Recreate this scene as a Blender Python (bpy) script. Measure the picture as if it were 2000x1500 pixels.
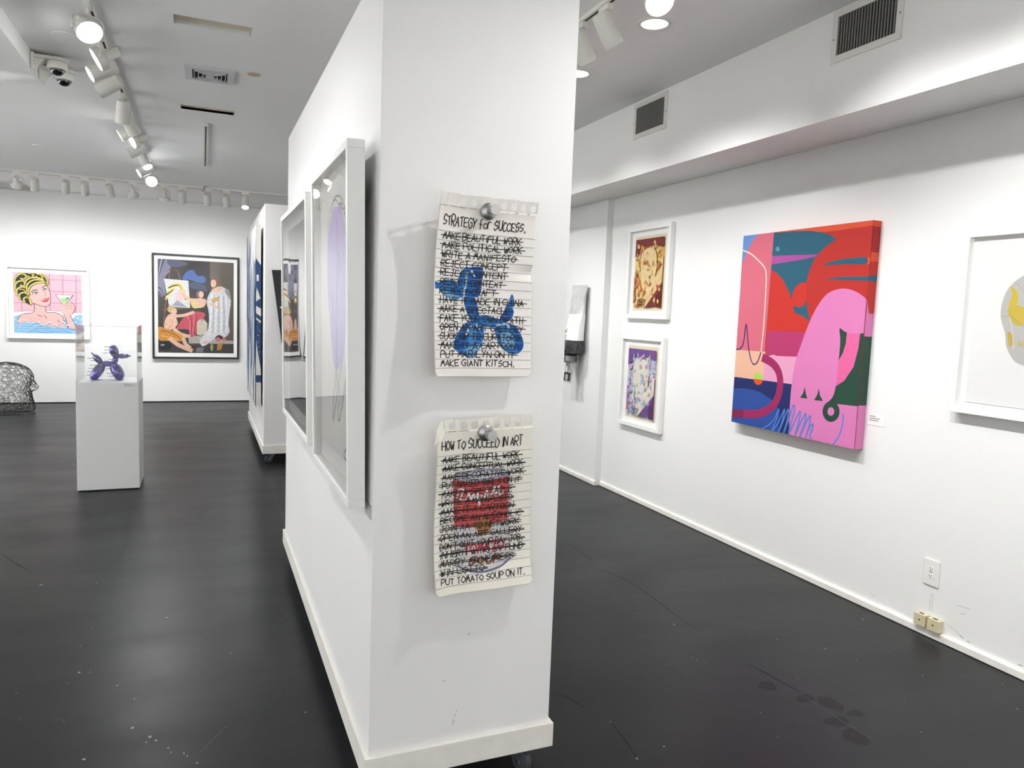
import bpy, bmesh, math, random
from mathutils import Vector, Matrix, Quaternion
from mathutils.geometry import tessellate_polygon
R = math.radians
rnd = random.Random(7)
for o in list(bpy.data.objects):
    bpy.data.objects.remove(o)
sc = bpy.context.scene
COL = sc.collection

# ------------------------------------------------------------------ camera
YAW, PITCH, ROLL, FPX = 0.398142, 0.0944606, -0.0373336, 1444.27
fwd = Vector((math.sin(YAW)*math.cos(PITCH), math.cos(YAW)*math.cos(PITCH), -math.sin(PITCH)))
right = Vector((math.cos(YAW), -math.sin(YAW), 0))
down = fwd.cross(right)
r_ = math.cos(ROLL)*right + math.sin(ROLL)*down
d_ = -math.sin(ROLL)*right + math.cos(ROLL)*down
cam = bpy.data.cameras.new('camera'); camo = bpy.data.objects.new('camera', cam); COL.objects.link(camo)
cam.sensor_width = 36; cam.lens = FPX*36/2000; cam.clip_start = .05
mw = Matrix((r_, -d_, -fwd)).transposed().to_4x4(); mw.translation = (0, 0, 1.5)
camo.matrix_world = mw
sc.camera = camo
# ------------------------------------------------------------------ world, exposure
w = bpy.data.worlds.new('world'); sc.world = w; w.use_nodes = True
w.node_tree.nodes['Background'].inputs[0].default_value = (.8, .85, .9, 1)
w.node_tree.nodes['Background'].inputs[1].default_value = .05
vs = sc.view_settings
vs.view_transform = 'Standard'; vs.look = 'None'; vs.gamma = 1; vs.use_curve_mapping = False
vs.exposure = 0.65
sc.cycles.max_bounces = 7; sc.cycles.diffuse_bounces = 4; sc.cycles.glossy_bounces = 3; sc.cycles.transparent_max_bounces = 10
SPOT_W = 60.0          # power of one spotlight head
DOWN_W = 22.0          # power of one recessed downlight

# ------------------------------------------------------------------ materials
def lin(c):
    return tuple(((v/255)/12.92 if v/255 <= .04045 else ((v/255+.055)/1.055)**2.4) for v in c)
MATS = {}
def mat(name, rgb, rough=.5, metal=0., spec=.5, noise=None, bump=None, coat=0., emit=None):
    if name in MATS: return MATS[name]
    m = bpy.data.materials.new(name); m.use_nodes = True; MATS[name] = m
    nt = m.node_tree; b = nt.nodes['Principled BSDF']
    c = lin(rgb)
    b.inputs['Base Color'].default_value = (*c, 1); b.inputs['Roughness'].default_value = rough
    b.inputs['Metallic'].default_value = metal; b.inputs['Specular IOR Level'].default_value = spec
    b.inputs['Coat Weight'].default_value = coat
    if emit:
        b.inputs['Emission Color'].default_value = (*lin(emit[0]), 1); b.inputs['Emission Strength'].default_value = emit[1]
    if noise or bump:
        tc = nt.nodes.new('ShaderNodeTexCoord')
    if noise:
        sc_, amt = noise
        n = nt.nodes.new('ShaderNodeTexNoise'); n.inputs['Scale'].default_value = sc_; n.inputs['Detail'].default_value = 5
        nt.links.new(tc.outputs['Object'], n.inputs['Vector'])
        r = nt.nodes.new('ShaderNodeValToRGB')
        r.color_ramp.elements[0].position = .3; r.color_ramp.elements[1].position = .7
        r.color_ramp.elements[0].color = (*[v*(1-amt) for v in c], 1); r.color_ramp.elements[1].color = (*[min(1, v*(1+amt)) for v in c], 1)
        nt.links.new(n.outputs['Fac'], r.inputs['Fac']); nt.links.new(r.outputs['Color'], b.inputs['Base Color'])
    if bump:
        sc_, st = bump
        n2 = nt.nodes.new('ShaderNodeTexNoise'); n2.inputs['Scale'].default_value = sc_; n2.inputs['Detail'].default_value = 3
        nt.links.new(tc.outputs['Object'], n2.inputs['Vector'])
        bp = nt.nodes.new('ShaderNodeBump'); bp.inputs['Strength'].default_value = st; bp.inputs['Distance'].default_value = .01
        nt.links.new(n2.outputs['Fac'], bp.inputs['Height']); nt.links.new(bp.outputs['Normal'], b.inputs['Normal'])
    return m
def glass_mat(name, wave=None, tint=(1, 1, 1), ior=1.5, refl=1.):
    m = bpy.data.materials.new(name); m.use_nodes = True; MATS[name] = m
    nt = m.node_tree; nt.nodes.clear()
    out = nt.nodes.new('ShaderNodeOutputMaterial'); mx = nt.nodes.new('ShaderNodeMixShader')
    f0 = ((ior-1)/(ior+1))**2; L = nt.links.new
    ge = nt.nodes.new('ShaderNodeNewGeometry'); dt = nt.nodes.new('ShaderNodeVectorMath'); dt.operation = 'DOT_PRODUCT'
    L(ge.outputs['Normal'], dt.inputs[0]); L(ge.outputs['Incoming'], dt.inputs[1])
    def mth(op, a, b=None):
        n = nt.nodes.new('ShaderNodeMath'); n.operation = op
        for i, q in enumerate((a, b)):
            if q is None: continue
            if hasattr(q, 'links'): L(q, n.inputs[i])
            else: n.inputs[i].default_value = q
        return n.outputs[0]
    ab = mth('ABSOLUTE', dt.outputs['Value']); om = mth('SUBTRACT', 1., ab); p5 = mth('POWER', om, 5.)
    fac = mth('MULTIPLY', mth('ADD', mth('MULTIPLY', p5, 1-f0), f0), refl)
    tr = nt.nodes.new('ShaderNodeBsdfTransparent'); tr.inputs['Color'].default_value = (*tint, 1)
    gl = nt.nodes.new('ShaderNodeBsdfGlossy'); gl.inputs['Roughness'].default_value = .01
    L(fac, mx.inputs[0]); nt.links.new(tr.outputs[0], mx.inputs[1]); nt.links.new(gl.outputs[0], mx.inputs[2])
    nt.links.new(mx.outputs[0], out.inputs['Surface'])
    if wave:
        tc = nt.nodes.new('ShaderNodeTexCoord'); mp = nt.nodes.new('ShaderNodeMapping'); n = nt.nodes.new('ShaderNodeTexNoise')
        mp.inputs['Scale'].default_value = wave[2]
        n.inputs['Scale'].default_value = wave[0]; n.inputs['Detail'].default_value = 0
        bp = nt.nodes.new('ShaderNodeBump'); bp.inputs['Strength'].default_value = wave[1]; bp.inputs['Distance'].default_value = .01
        nt.links.new(tc.outputs['Object'], mp.inputs['Vector']); nt.links.new(mp.outputs['Vector'], n.inputs['Vector'])
        nt.links.new(n.outputs['Fac'], bp.inputs['Height'])
        nt.links.new(bp.outputs['Normal'], gl.inputs['Normal'])
    return m
def print_mat(name, rough=.55, spec=.4, mottle=None):
    """flat print: the colours come from the face colours of the print's own pieces"""
    m = bpy.data.materials.new(name); m.use_nodes = True; MATS[name] = m
    nt = m.node_tree; b = nt.nodes['Principled BSDF']
    a = nt.nodes.new('ShaderNodeAttribute'); a.attribute_name = 'Col'
    b.inputs['Roughness'].default_value = rough; b.inputs['Specular IOR Level'].default_value = spec
    src = a.outputs['Color']
    if mottle:
        tc = nt.nodes.new('ShaderNodeTexCoord'); n = nt.nodes.new('ShaderNodeTexNoise')
        n.inputs['Scale'].default_value = mottle[0]; n.inputs['Detail'].default_value = 6
        nt.links.new(tc.outputs['Object'], n.inputs['Vector'])
        hs = nt.nodes.new('ShaderNodeMixRGB'); hs.blend_type = 'OVERLAY'; hs.inputs[0].default_value = mottle[1]
        nt.links.new(src, hs.inputs[1]); nt.links.new(n.outputs['Color' if mottle[2] else 'Fac'], hs.inputs[2]); src = hs.outputs[0]
    nt.links.new(src, b.inputs['Base Color'])
    return m
M_WALL = mat('wall_paint', (232, 232, 230), .6, spec=.3, noise=(.6, .02), bump=(90, .04))
M_PART = mat('display_wall_paint', (232, 231, 230), .55, spec=.35, noise=(1.2, .02), bump=(120, .03))
M_CEIL = mat('ceiling_paint', (238, 238, 237), .8, spec=.2, noise=(.5, .02))
M_TRIM = mat('trim_paint', (234, 231, 224), .4, noise=(14, .05), bump=(30, .1))
M_FRAMEW = mat('frame_white', (236, 236, 233), .38)
M_FRAMEB = mat('frame_black', (26, 25, 25), .4)
M_MATW = mat('mat_board', (236, 235, 232), .9, spec=.1)
M_LAMP = mat('lamp_housing', (222, 221, 214), .42)
M_DARK = mat('dark_slot', (18, 18, 18), .7)
M_STEEL = mat('brushed_steel', (176, 176, 176), .34, metal=1.)
M_GREY = mat('grey_metal', (120, 122, 124), .4, metal=.8)
M_RUBBER = mat('caster_rubber', (70, 76, 82), .45)
M_LENS = mat('lamp_lens', (255, 255, 255), .4, emit=((255, 255, 255), 14.))
M_LENSW = mat('downlight_lens', (255, 252, 238), .4, emit=((255, 246, 224), 3.))
for q_ in (M_LENS, M_LENSW): q_.cycles.emission_sampling = 'NONE'
M_GLASS = glass_mat('picture_glass', ior=1.35, refl=.55)
M_GLASSWAVE = glass_mat('wavy_acrylic', (1.6, .5, (2.0, 1, 1.0)), ior=1.9)
M_ACRYL = glass_mat('clear_acrylic', tint=(.985, .99, .99), ior=1.45)
M_PRINT = print_mat('print_ink')
M_PAINT = print_mat('canvas_acrylic_paint', .6)
M_MOTTLE = print_mat('collage_ink', .7, .3, (26, .55, True))
M_WATER = print_mat('watercolour_ink', .8, .2, (30, .5, False))
M_OIL = print_mat('painterly_ink', .5, .4, (38, .55, False))
M_PAPER = mat('note_paper', (232, 226, 220), .55, spec=.4, noise=(6, .02))
M_PAPER2 = mat('note_paper_cream', (234, 229, 217), .55, spec=.4, noise=(6, .02))
M_BEIGE = mat('beige_plastic', (205, 196, 160), .45)
M_PLASTIC = mat('white_plastic', (232, 231, 224), .35)

def grooved():
    m = mat('grooved_board', (234, 231, 224), .45, noise=(14, .04)); nt = m.node_tree
    tc = nt.nodes.new('ShaderNodeTexCoord'); wv = nt.nodes.new('ShaderNodeTexWave'); wv.bands_direction = 'Z'
    wv.inputs['Scale'].default_value = 80; wv.inputs['Distortion'].default_value = .6; wv.inputs['Detail Scale'].default_value = .5
    bp = nt.nodes.new('ShaderNodeBump'); bp.inputs['Strength'].default_value = .35; bp.inputs['Distance'].default_value = .002
    nt.links.new(tc.outputs['Object'], wv.inputs['Vector']); nt.links.new(wv.outputs['Fac'], bp.inputs['Height']); nt.links.new(bp.outputs[0], nt.nodes['Principled BSDF'].inputs['Normal'])
    return m
M_BOARD = grooved()
def floor_material():
    m = bpy.data.materials.new('painted_concrete'); m.use_nodes = True
    nt = m.node_tree; b = nt.nodes['Principled BSDF']; L = nt.links.new
    tc = nt.nodes.new('ShaderNodeTexCoord')
    n = nt.nodes.new('ShaderNodeTexNoise'); n.inputs['Scale'].default_value = 1.1; n.inputs['Detail'].default_value = 7
    mp = nt.nodes.new('ShaderNodeMapping'); mp.inputs['Scale'].default_value = (.5, 1.4, 1)
    L(tc.outputs['Object'], mp.inputs[0]); L(mp.outputs[0], n.inputs['Vector'])
    r = nt.nodes.new('ShaderNodeValToRGB')
    r.color_ramp.elements[0].position = .3; r.color_ramp.elements[1].position = .72
    r.color_ramp.elements[0].color = (*lin((34, 35, 37)), 1); r.color_ramp.elements[1].color = (*lin((42, 42, 44)), 1); b.inputs['Specular IOR Level'].default_value = .16
    L(n.outputs['Fac'], r.inputs[0]); L(r.outputs[0], b.inputs['Base Color'])
    n2 = nt.nodes.new('ShaderNodeTexNoise'); n2.inputs['Scale'].default_value = 2.5; n2.inputs['Detail'].default_value = 8
    L(mp.outputs[0], n2.inputs['Vector'])
    mr = nt.nodes.new('ShaderNodeMapRange'); mr.inputs['To Min'].default_value = .26; mr.inputs['To Max'].default_value = .46
    L(n2.outputs['Fac'], mr.inputs[0]); L(mr.outputs[0], b.inputs['Roughness'])
    n3 = nt.nodes.new('ShaderNodeTexNoise'); n3.inputs['Scale'].default_value = 7; n3.inputs['Detail'].default_value = 6
    L(tc.outputs['Object'], n3.inputs['Vector'])
    bp = nt.nodes.new('ShaderNodeBump'); bp.inputs['Strength'].default_value = .12; bp.inputs['Distance'].default_value = .01
    L(n3.outputs['Fac'], bp.inputs['Height']); L(bp.outputs[0], b.inputs['Normal'])
    return m
M_FLOOR = floor_material()

# ------------------------------------------------------------------ mesh helpers
class MB:
    def __init__(s): s.v = []; s.f = []
    def add(s, vs, fs):
        o = len(s.v); s.v += [tuple(q) for q in vs]; s.f += [tuple(i+o for i in f) for f in fs]; return s
    def box(s, x0, x1, y0, y1, z0, z1):
        return s.add([(x0,y0,z0),(x1,y0,z0),(x1,y1,z0),(x0,y1,z0),(x0,y0,z1),(x1,y0,z1),(x1,y1,z1),(x0,y1,z1)],
                     [(3,2,1,0),(4,5,6,7),(0,1,5,4),(1,2,6,5),(2,3,7,6),(3,0,4,7)])
    def bbox(s, x0, x1, y0, y1, z0, z1, b=.004):
        """box with bevelled edges"""
        bm = bmesh.new()
        vs = [bm.verts.new(p) for p in [(x0,y0,z0),(x1,y0,z0),(x1,y1,z0),(x0,y1,z0),(x0,y0,z1),(x1,y0,z1),(x1,y1,z1),(x0,y1,z1)]]
        for f in [(3,2,1,0),(4,5,6,7),(0,1,5,4),(1,2,6,5),(2,3,7,6),(3,0,4,7)]: bm.faces.new([vs[i] for i in f])
        bmesh.ops.bevel(bm, geom=bm.edges[:], offset=b, segments=2, affect='EDGES', profile=.5)
        bm.verts.index_update()
        s.add([v.co[:] for v in bm.verts], [[v.index for v in f.verts] for f in bm.faces]); bm.free(); return s
    def lathe(s, prof, p0=(0,0,0), ax=(0,0,1), n=24):
        """prof: (distance along ax, radius)"""
        ax = Vector(ax).normalized(); q = Vector((0,0,1)).rotation_difference(ax); p0 = Vector(p0)
        vs = []
        for d, r in prof:
            for k in range(n):
                a = 2*math.pi*k/n; vs.append(p0 + q @ Vector((r*math.cos(a), r*math.sin(a), d)))
        fs = []
        for i in range(len(prof)-1):
            for k in range(n):
                k2 = (k+1) % n; fs.append((i*n+k, i*n+k2, (i+1)*n+k2, (i+1)*n+k))
        if prof[0][1] > 1e-6: fs.append(tuple(range(n-1, -1, -1)))
        if prof[-1][1] > 1e-6: fs.append(tuple((len(prof)-1)*n+k for k in range(n)))
        return s.add(vs, fs)
    def tube(s, pts, r, n=8):
        pts = [Vector(p) for p in pts]; vs = []; fs = []; m = len(pts)
        for i, p in enumerate(pts):
            t = (pts[min(i+1, m-1)]-pts[max(i-1, 0)]).normalized()
            up = Vector((0,0,1)) if abs(t.z) < .9 else Vector((1,0,0))
            a = t.cross(up).normalized(); b = t.cross(a)
            for k in range(n):
                an = 2*math.pi*k/n; vs.append(p+a*r*math.cos(an)+b*r*math.sin(an))
        for i in range(m-1):
            for k in range(n): fs.append((i*n+k, i*n+(k+1) % n, (i+1)*n+(k+1) % n, (i+1)*n+k))
        fs += [tuple(range(n-1, -1, -1)), tuple((m-1)*n+k for k in range(n))]
        return s.add(vs, fs)
    def loft(s, rings, cap=True):
        n = len(rings[0]); vs = [p for r in rings for p in r]; fs = []
        for i in range(len(rings)-1):
            for k in range(n): fs.append((i*n+k, i*n+(k+1) % n, (i+1)*n+(k+1) % n, (i+1)*n+k))
        if cap: fs += [tuple(range(n-1, -1, -1)), tuple((len(rings)-1)*n+k for k in range(n))]
        return s.add(vs, fs)
    def build(s, name, m, parent=None, smooth=False, loc=None, rot=None, recalc=True):
        me = bpy.data.meshes.new(name); me.from_pydata(s.v, [], s.f)
        if recalc:
            bm = bmesh.new(); bm.from_mesh(me); bmesh.ops.recalc_face_normals(bm, faces=bm.faces[:]); bm.to_mesh(me); bm.free()
        me.materials.append(m)
        o = bpy.data.objects.new(name, me); COL.objects.link(o)
        if smooth:
            for p in me.polygons: p.use_smooth = True
            try: me.set_sharp_from_angle(angle=R(40))
            except Exception: pass
        if parent: o.parent = parent
        if loc is not None: o.location = loc
        if rot is not None:
            o.rotation_mode = 'QUATERNION'; o.rotation_quaternion = rot
        return o
def tag(o, label, cat=None, group=None, kind=None):
    o['label'] = label
    if cat: o['category'] = cat
    if group: o['group'] = group
    if kind: o['kind'] = kind
    return o
def struct(o, label=None):
    o['kind'] = 'structure'
    if label: o['label'] = label
    return o
def empty(name, label, cat, loc=(0,0,0), rz=0, group=None, tilt=0):
    o = bpy.data.objects.new(name, None); COL.objects.link(o); o.empty_display_size = .05
    o.location = loc; o.rotation_euler = (tilt, 0, rz)
    return tag(o, label, cat, group)
def smooth(pts, closed=True, n=5):
    """Catmull-Rom through the points"""
    P = [Vector((p[0], p[1])) for p in pts]; m = len(P); out = []
    rng = range(m) if closed else range(m-1)
    for i in rng:
        if closed: a, b, c, d = P[(i-1) % m], P[i], P[(i+1) % m], P[(i+2) % m]
        else: a, b, c, d = P[max(i-1, 0)], P[i], P[i+1], P[min(i+2, m-1)]
        for k in range(n):
            t = k/n
            out.append(.5*((2*b)+(c-a)*t+(2*a-5*b+4*c-d)*t*t+(3*b-a-3*c+d)*t**3))
    if not closed: out.append(P[-1])
    return [(p.x, p.y) for p in out]
def ellipse(cx, cy, rx, ry, n=24, ang=0):
    c, s_ = math.cos(ang), math.sin(ang)
    return [(cx+rx*math.cos(a)*c-ry*math.sin(a)*s_, cy+rx*math.cos(a)*s_+ry*math.sin(a)*c) for a in [2*math.pi*k/n for k in range(n)]]
def homog(src):
    """the plane map that takes four corners (TL, TR, BR, BL) to the unit square, v upward"""
    dst = [(0,1),(1,1),(1,0),(0,0)]; A = []; B = []
    for (x, y), (u, v) in zip(src, dst):
        A.append([x,y,1,0,0,0,-u*x,-u*y]); B.append(u); A.append([0,0,0,x,y,1,-v*x,-v*y]); B.append(v)
    n = 8
    for i in range(n):
        p = max(range(i, n), key=lambda r: abs(A[r][i])); A[i], A[p] = A[p], A[i]; B[i], B[p] = B[p], B[i]
        for r in range(n):
            if r != i:
                f = A[r][i]/A[i][i]
                for c in range(i, n): A[r][c] -= f*A[i][c]
                B[r] -= f*B[i]
    h = [B[i]/A[i][i] for i in range(n)]
    def f(p):
        x, y = p; d = h[6]*x+h[7]*y+1
        return ((h[0]*x+h[1]*y+h[2])/d, (h[3]*x+h[4]*y+h[5])/d)
    return f
def clip01(poly):
    """clip a polygon to the unit square"""
    for ax, lim, sgn in ((0,0,1),(0,1,-1),(1,0,1),(1,1,-1)):
        out = []
        for i in range(len(poly)):
            a, b = poly[i-1], poly[i]; ia = (a[ax]-lim)*sgn >= 0; ib = (b[ax]-lim)*sgn >= 0
            if ia != ib:
                t = (lim-a[ax])/(b[ax]-a[ax]); out.append((a[0]+(b[0]-a[0])*t, a[1]+(b[1]-a[1])*t))
            if ib: out.append(b)
        poly = out
        if len(poly) < 3: return []
    return poly
class Art:
    """flat coloured pieces of a print, in unit coordinates, stacked a fraction of a millimetre apart"""
    def __init__(s, w, h, fn=None, clip=True): s.w = w; s.h = h; s.fn = fn; s.items = []; s.clip = clip; s.lay = 0
    def poly(s, pts, col, sm=False, lay=None, n=5):
        if sm: pts = smooth(pts, True, n)
        if s.fn: pts = [s.fn(p) for p in pts]
        if s.clip: pts = clip01(pts)
        if len(pts) >= 3:
            if lay is None: s.lay += 1; lay = s.lay
            s.items.append((pts, col, lay))
    def rect(s, u0, v0, u1, v1, col):
        f, s.fn = s.fn, None; s.poly([(u0,v0),(u1,v0),(u1,v1),(u0,v1)], col); s.fn = f
    def line(s, pts, wd, col, sm=False, lay=None, n=5):
        """ribbon of width wd metres"""
        if sm: pts = smooth(pts, False, n)
        if s.fn: pts = [s.fn(p) for p in pts]
        P = [Vector((u*s.w, v*s.h)) for u, v in pts]
        if lay is None: s.lay += 1; lay = s.lay
        P = [p for i, p in enumerate(P) if i == 0 or (p-P[i-1]).length > 1e-6]
        if len(P) < 2: return
        for i in range(1, len(P)-1):      # break the ribbon where it doubles back
            if (P[i]-P[i-1]).normalized().dot((P[i+1]-P[i]).normalized()) < -.1:
                f, s.fn = s.fn, None; un = lambda p: (p.x/s.w, p.y/s.h)
                s.line([un(p) for p in P[:i+1]], wd, col, lay=lay); s.line([un(p) for p in P[i:]], wd, col, lay=lay+.37)
                s.fn = f; return
        f, s.fn = s.fn, None; m = len(P); Lf = []; Rt = []
        for i, p in enumerate(P):
            d0 = (P[i]-P[i-1]).normalized() if i else None; d1 = (P[i+1]-P[i]).normalized() if i < m-1 else None
            if d0 is None: d = d1; q = p-d*wd*.35; k = 1
            elif d1 is None: d = d0; q = p+d*wd*.35; k = 1
            else:
                d = d0+d1
                if d.length < .3: d = d1.copy(); k = 1
                else: d.normalize(); k = min(1.8, 1/max(.3, d.dot(d1)))
                q = p
            nn = Vector((-d.y, d.x))*wd/2*k; Lf.append(q+nn); Rt.append(q-nn)
        g = lambda p: (p.x/s.w, p.y/s.h)
        for i in range(m-1): s.poly([g(Lf[i]), g(Rt[i]), g(Rt[i+1]), g(Lf[i+1])], col, lay=lay)
        s.fn = f
    def build(s, name, m, parent, surf=None, x0=None, z0=0, y=0, step=.00012, fine=None):
        if x0 is None: x0 = -s.w/2
        if surf is None: surf = lambda u, v, off: (x0+u*s.w, y-off, z0+v*s.h)
        V = []; F = []; C = []
        for pts, col, lay in s.items:
            if not fine: o = len(V); V += [surf(u, v, step*lay) for u, v in pts]
            c = tuple(q*.8 for q in lin(col))
            ts = [(0,1,2)] if len(pts) == 3 else ([(0,1,2),(0,2,3)] if len(pts) == 4 and True else tessellate_polygon([[Vector((u*s.w, v*s.h, 0)) for u, v in pts]]))
            if len(pts) == 4: ts = tessellate_polygon([[Vector((u*s.w, v*s.h, 0)) for u, v in pts]])
            for t in ts:
                a, b, d = [Vector((pts[i][0]*s.w, pts[i][1]*s.h)) for i in t]
                if (b-a).cross(d-a) < 0: t = (t[0], t[2], t[1])
                if not fine: F.append(tuple(o+i for i in t)); C.append(c); continue
                stack = [tuple(pts[i] for i in t)]
                while stack:
                    tr = stack.pop(); ls = [math.hypot((tr[i][0]-tr[i-2][0])*s.w, (tr[i][1]-tr[i-2][1])*s.h) for i in range(3)]
                    k = max(range(3), key=lambda i: ls[i])
                    if ls[k] > fine:
                        p, q, r0 = tr[k], tr[k-2], tr[k-1]; mid = ((p[0]+q[0])/2, (p[1]+q[1])/2)
                        stack += [(p, mid, r0), (mid, q, r0)]
                    else:
                        o = len(V); V += [surf(u, v, step*lay) for u, v in tr]; F.append((o, o+1, o+2)); C.append(c)
        me = bpy.data.meshes.new(name); me.from_pydata(V, [], F)
        at = me.color_attributes.new('Col', 'FLOAT_COLOR', 'CORNER')
        data = []
        for c in C: data += [c[0], c[1], c[2], 1.]*3
        at.data.foreach_set('color', data)
        me.materials.append(m)
        ob = bpy.data.objects.new(name, me); COL.objects.link(ob); ob.parent = parent
        return ob
# one-stroke handwriting capitals on a 4 x 6 grid
FONT = {'A':'00 26 40|12 32','B':'00 06 26 45 34 03|24 42 41 20 00','C':'45 26 04 02 20 41','D':'00 06 26 44 42 20 00','E':'46 06 00 40|03 33',
 'F':'46 06 00|03 33','G':'45 26 04 02 20 41 43 23','H':'00 06|40 46|03 43','I':'20 26','J':'36 31 20 01|16 46','K':'00 06|46 03 40','L':'06 00 40',
 'M':'00 15 22 36 40','N':'00 06 40 46','O':'20 02 04 26 44 42 20','P':'00 06 36 45 44 33 03','Q':'20 02 04 26 44 42 20|21 40','R':'00 06 36 45 44 33 03|13 40',
 'S':'45 26 15 04 13 33 42 31 10 01','T':'06 46|26 20','U':'06 02 10 30 42 46','V':'06 20 46','W':'06 10 24 30 46','X':'06 40|46 00','Y':'06 23 46|23 10','Z':'06 46 00 40',
 '.':'20 21',"'":'26 25','f':'36 26 15 10|03 33','o':'20 01 03 24 43 41 20','r':'00 04|03 14 34','t':'26 20 30|04 44'}
def text_lines(txt, x, y, h, wid, jit, rg):
    """strokes for txt starting at x,y (metres), fitted to width wid"""
    adv = sum({'I':2.6,' ':2.6,'.':2,"'":2}.get(c, 5.2) for c in txt); sx = wid/adv; cx = x; out = []
    for c in txt:
        a = {'I':2.6,' ':2.6,'.':2,"'":2}.get(c, 5.2)
        if c in FONT:
            dy = rg.uniform(-jit, jit)*h; k = rg.uniform(.88, 1.1)
            for st in FONT[c].split('|'):
                pl = []
                for t in st.split():
                    gx, gy = int(t[0]), int(t[1])
                    if c in "I.'": gx -= 1
                    pl.append((cx+(gx+rg.uniform(-.36,.36)+gy*.07)*sx, y+dy+(gy+rg.uniform(-.42,.42))*h/6*k))
                if c in 'OCSGUoDPRBJfrWt': pl = smooth(pl, False, 3)
                out.append(pl)
        cx += a*sx
    return out

# ------------------------------------------------------------------ room shell
XR, YB, ZC = 3.29, 12.09, 2.95
XL, YF = -4.6, -3.6
struct(MB().box(XL-.1, XR+.2, YF-.1, YB+.2, -.1, 0).build('floor', M_FLOOR), 'dark grey painted concrete floor with scuffs and paint flecks')
S1 = (-.13, .24, 4.295, 4.43); S2 = (-.145, .225, 6.165, 6.30)
mb = MB()
xs = [XL-.1, S2[0], S1[0], S2[1], S1[1], XR+.2]; ys = [YF-.1, S1[2], S1[3], S2[2], S2[3], YB+.2]
for i in range(5):
    for j in range(5):
        cx, cy = (xs[i]+xs[i+1])/2, (ys[j]+ys[j+1])/2
        if any(s[0] < cx < s[1] and s[2] < cy < s[3] for s in (S1, S2)): continue
        mb.box(xs[i], xs[i+1], ys[j], ys[j+1], ZC, ZC+.02)
struct(mb.build('ceiling', M_CEIL), 'plain painted grey-white gallery ceiling')
struct(MB().box(XL-.1, XL, YF, YB+.2, 0, ZC).build('wall_left', M_WALL), 'white gallery wall on the side away from the canvas')
struct(MB().box(XL, XR+.1, YF-.1, YF, 0, ZC).build('wall_front', M_WALL), 'white gallery wall behind the viewer')
wb = struct(MB().box(XL, -1.07, YB, YB+.1, .014, ZC).box(-1.07, XR+.1, YB-.012, YB+.1, .014, ZC).build('wall_back', M_WALL), 'white back wall with a vertical panel joint')
struct(MB().box(XL, XR+.1, YB+.012, YB+.1, 0, .014).build('trim_3', M_DARK), 'dark strip painted as the shade in the gap under the back wall')  # near-black strip puts the shade of the gap into its colour
struct(MB().box(XR, XR+.1, YF, 5.70, 0, ZC).build('wall_right', M_WALL), 'long white wall hung with the canvas and framed prints')
struct(MB().box(3.235, XR+.1, 5.70, YB-.012, 0, ZC).build('wall_right_far', M_WALL), 'white pilaster wall behind the crushed tube sculpture')
# soffit: underside rises slightly towards the wall
mb = MB(); y0, y1 = YF, YB-.012; XS = 2.704
pr = [(XS, 2.46), (XR, 2.52), (XR, ZC), (XS, ZC)]
mb.loft([[(x, y0, z) for x, z in pr], [(x, y1, z) for x, z in pr]])
struct(mb.build('trim_1', M_WALL), 'white boxed soffit along the top of the side wall')
struct(MB().box(-1.55, -.938, 1.2, 5.70, 2.842, ZC).build('trim_2', M_WALL), 'short white ceiling beam carrying the security cameras')
struct(MB().box(-3.2, -2.154, 11.47, YB, 2.925, ZC).build('trim_4', mat('hatch_paint', (196,195,193), .8)), 'shallow grey ceiling panel by the back wall')
def baseboard(name, x, ya, yb):
    b = MB(); pr = [(x, 0.004), (x-.016, .004), (x-.016, .034), (x-.011, .042), (x, .044)]
    b.loft([[(px, ya, pz) for px, pz in pr], [(px, yb, pz) for px, pz in pr]])
    return struct(b.build(name, M_TRIM), 'low chipped white baseboard strip')
baseboard('baseboard_right', XR, YF, 5.684)
baseboard('baseboard_right_far', 3.235, 5.684, YB-.012)
# recessed slots in the ceiling
for k, (s, nm, lb) in enumerate(((S1, 'ceiling_recess', 'long beige empty slot recessed in the ceiling'), (S2, 'ceiling_recess', 'long ceiling slot with small unlit bulbs inside'))):
    t = empty(nm, lb, 'ceiling slot', ((s[0]+s[1])/2, (s[2]+s[3])/2, ZC))
    a, b = (s[1]-s[0])/2, (s[3]-s[2])/2
    bt = .0015
    mb = MB().box(-a-.004, -a, -b-.004, b+.004, bt, .06).box(a, a+.004, -b-.004, b+.004, bt, .06).box(-a, a, -b-.004, -b, bt, .06).box(-a, a, b, b+.004, bt, .06).box(-a-.004, a+.004, -b-.004, b+.004, .06, .064)
    mb.build('recess_box', mat('recess_beige', (228, 220, 206), .8), t)
    for s_ in (-1, 1): MB().box(min(s_*a, s_*(a+.003)), max(s_*a, s_*(a+.003)), -b, b, -.0015, -.0001).build('edge_strip', M_GREY, t)
    if k:
        for q in range(3):
            MB().lathe([(0, 0), (.004, .016), (.014, .022), (.026, .018), (.040, .010)], n=20).build('bulb', M_LAMP, t, True, ((q-1)*.12, 0, .018))

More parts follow.
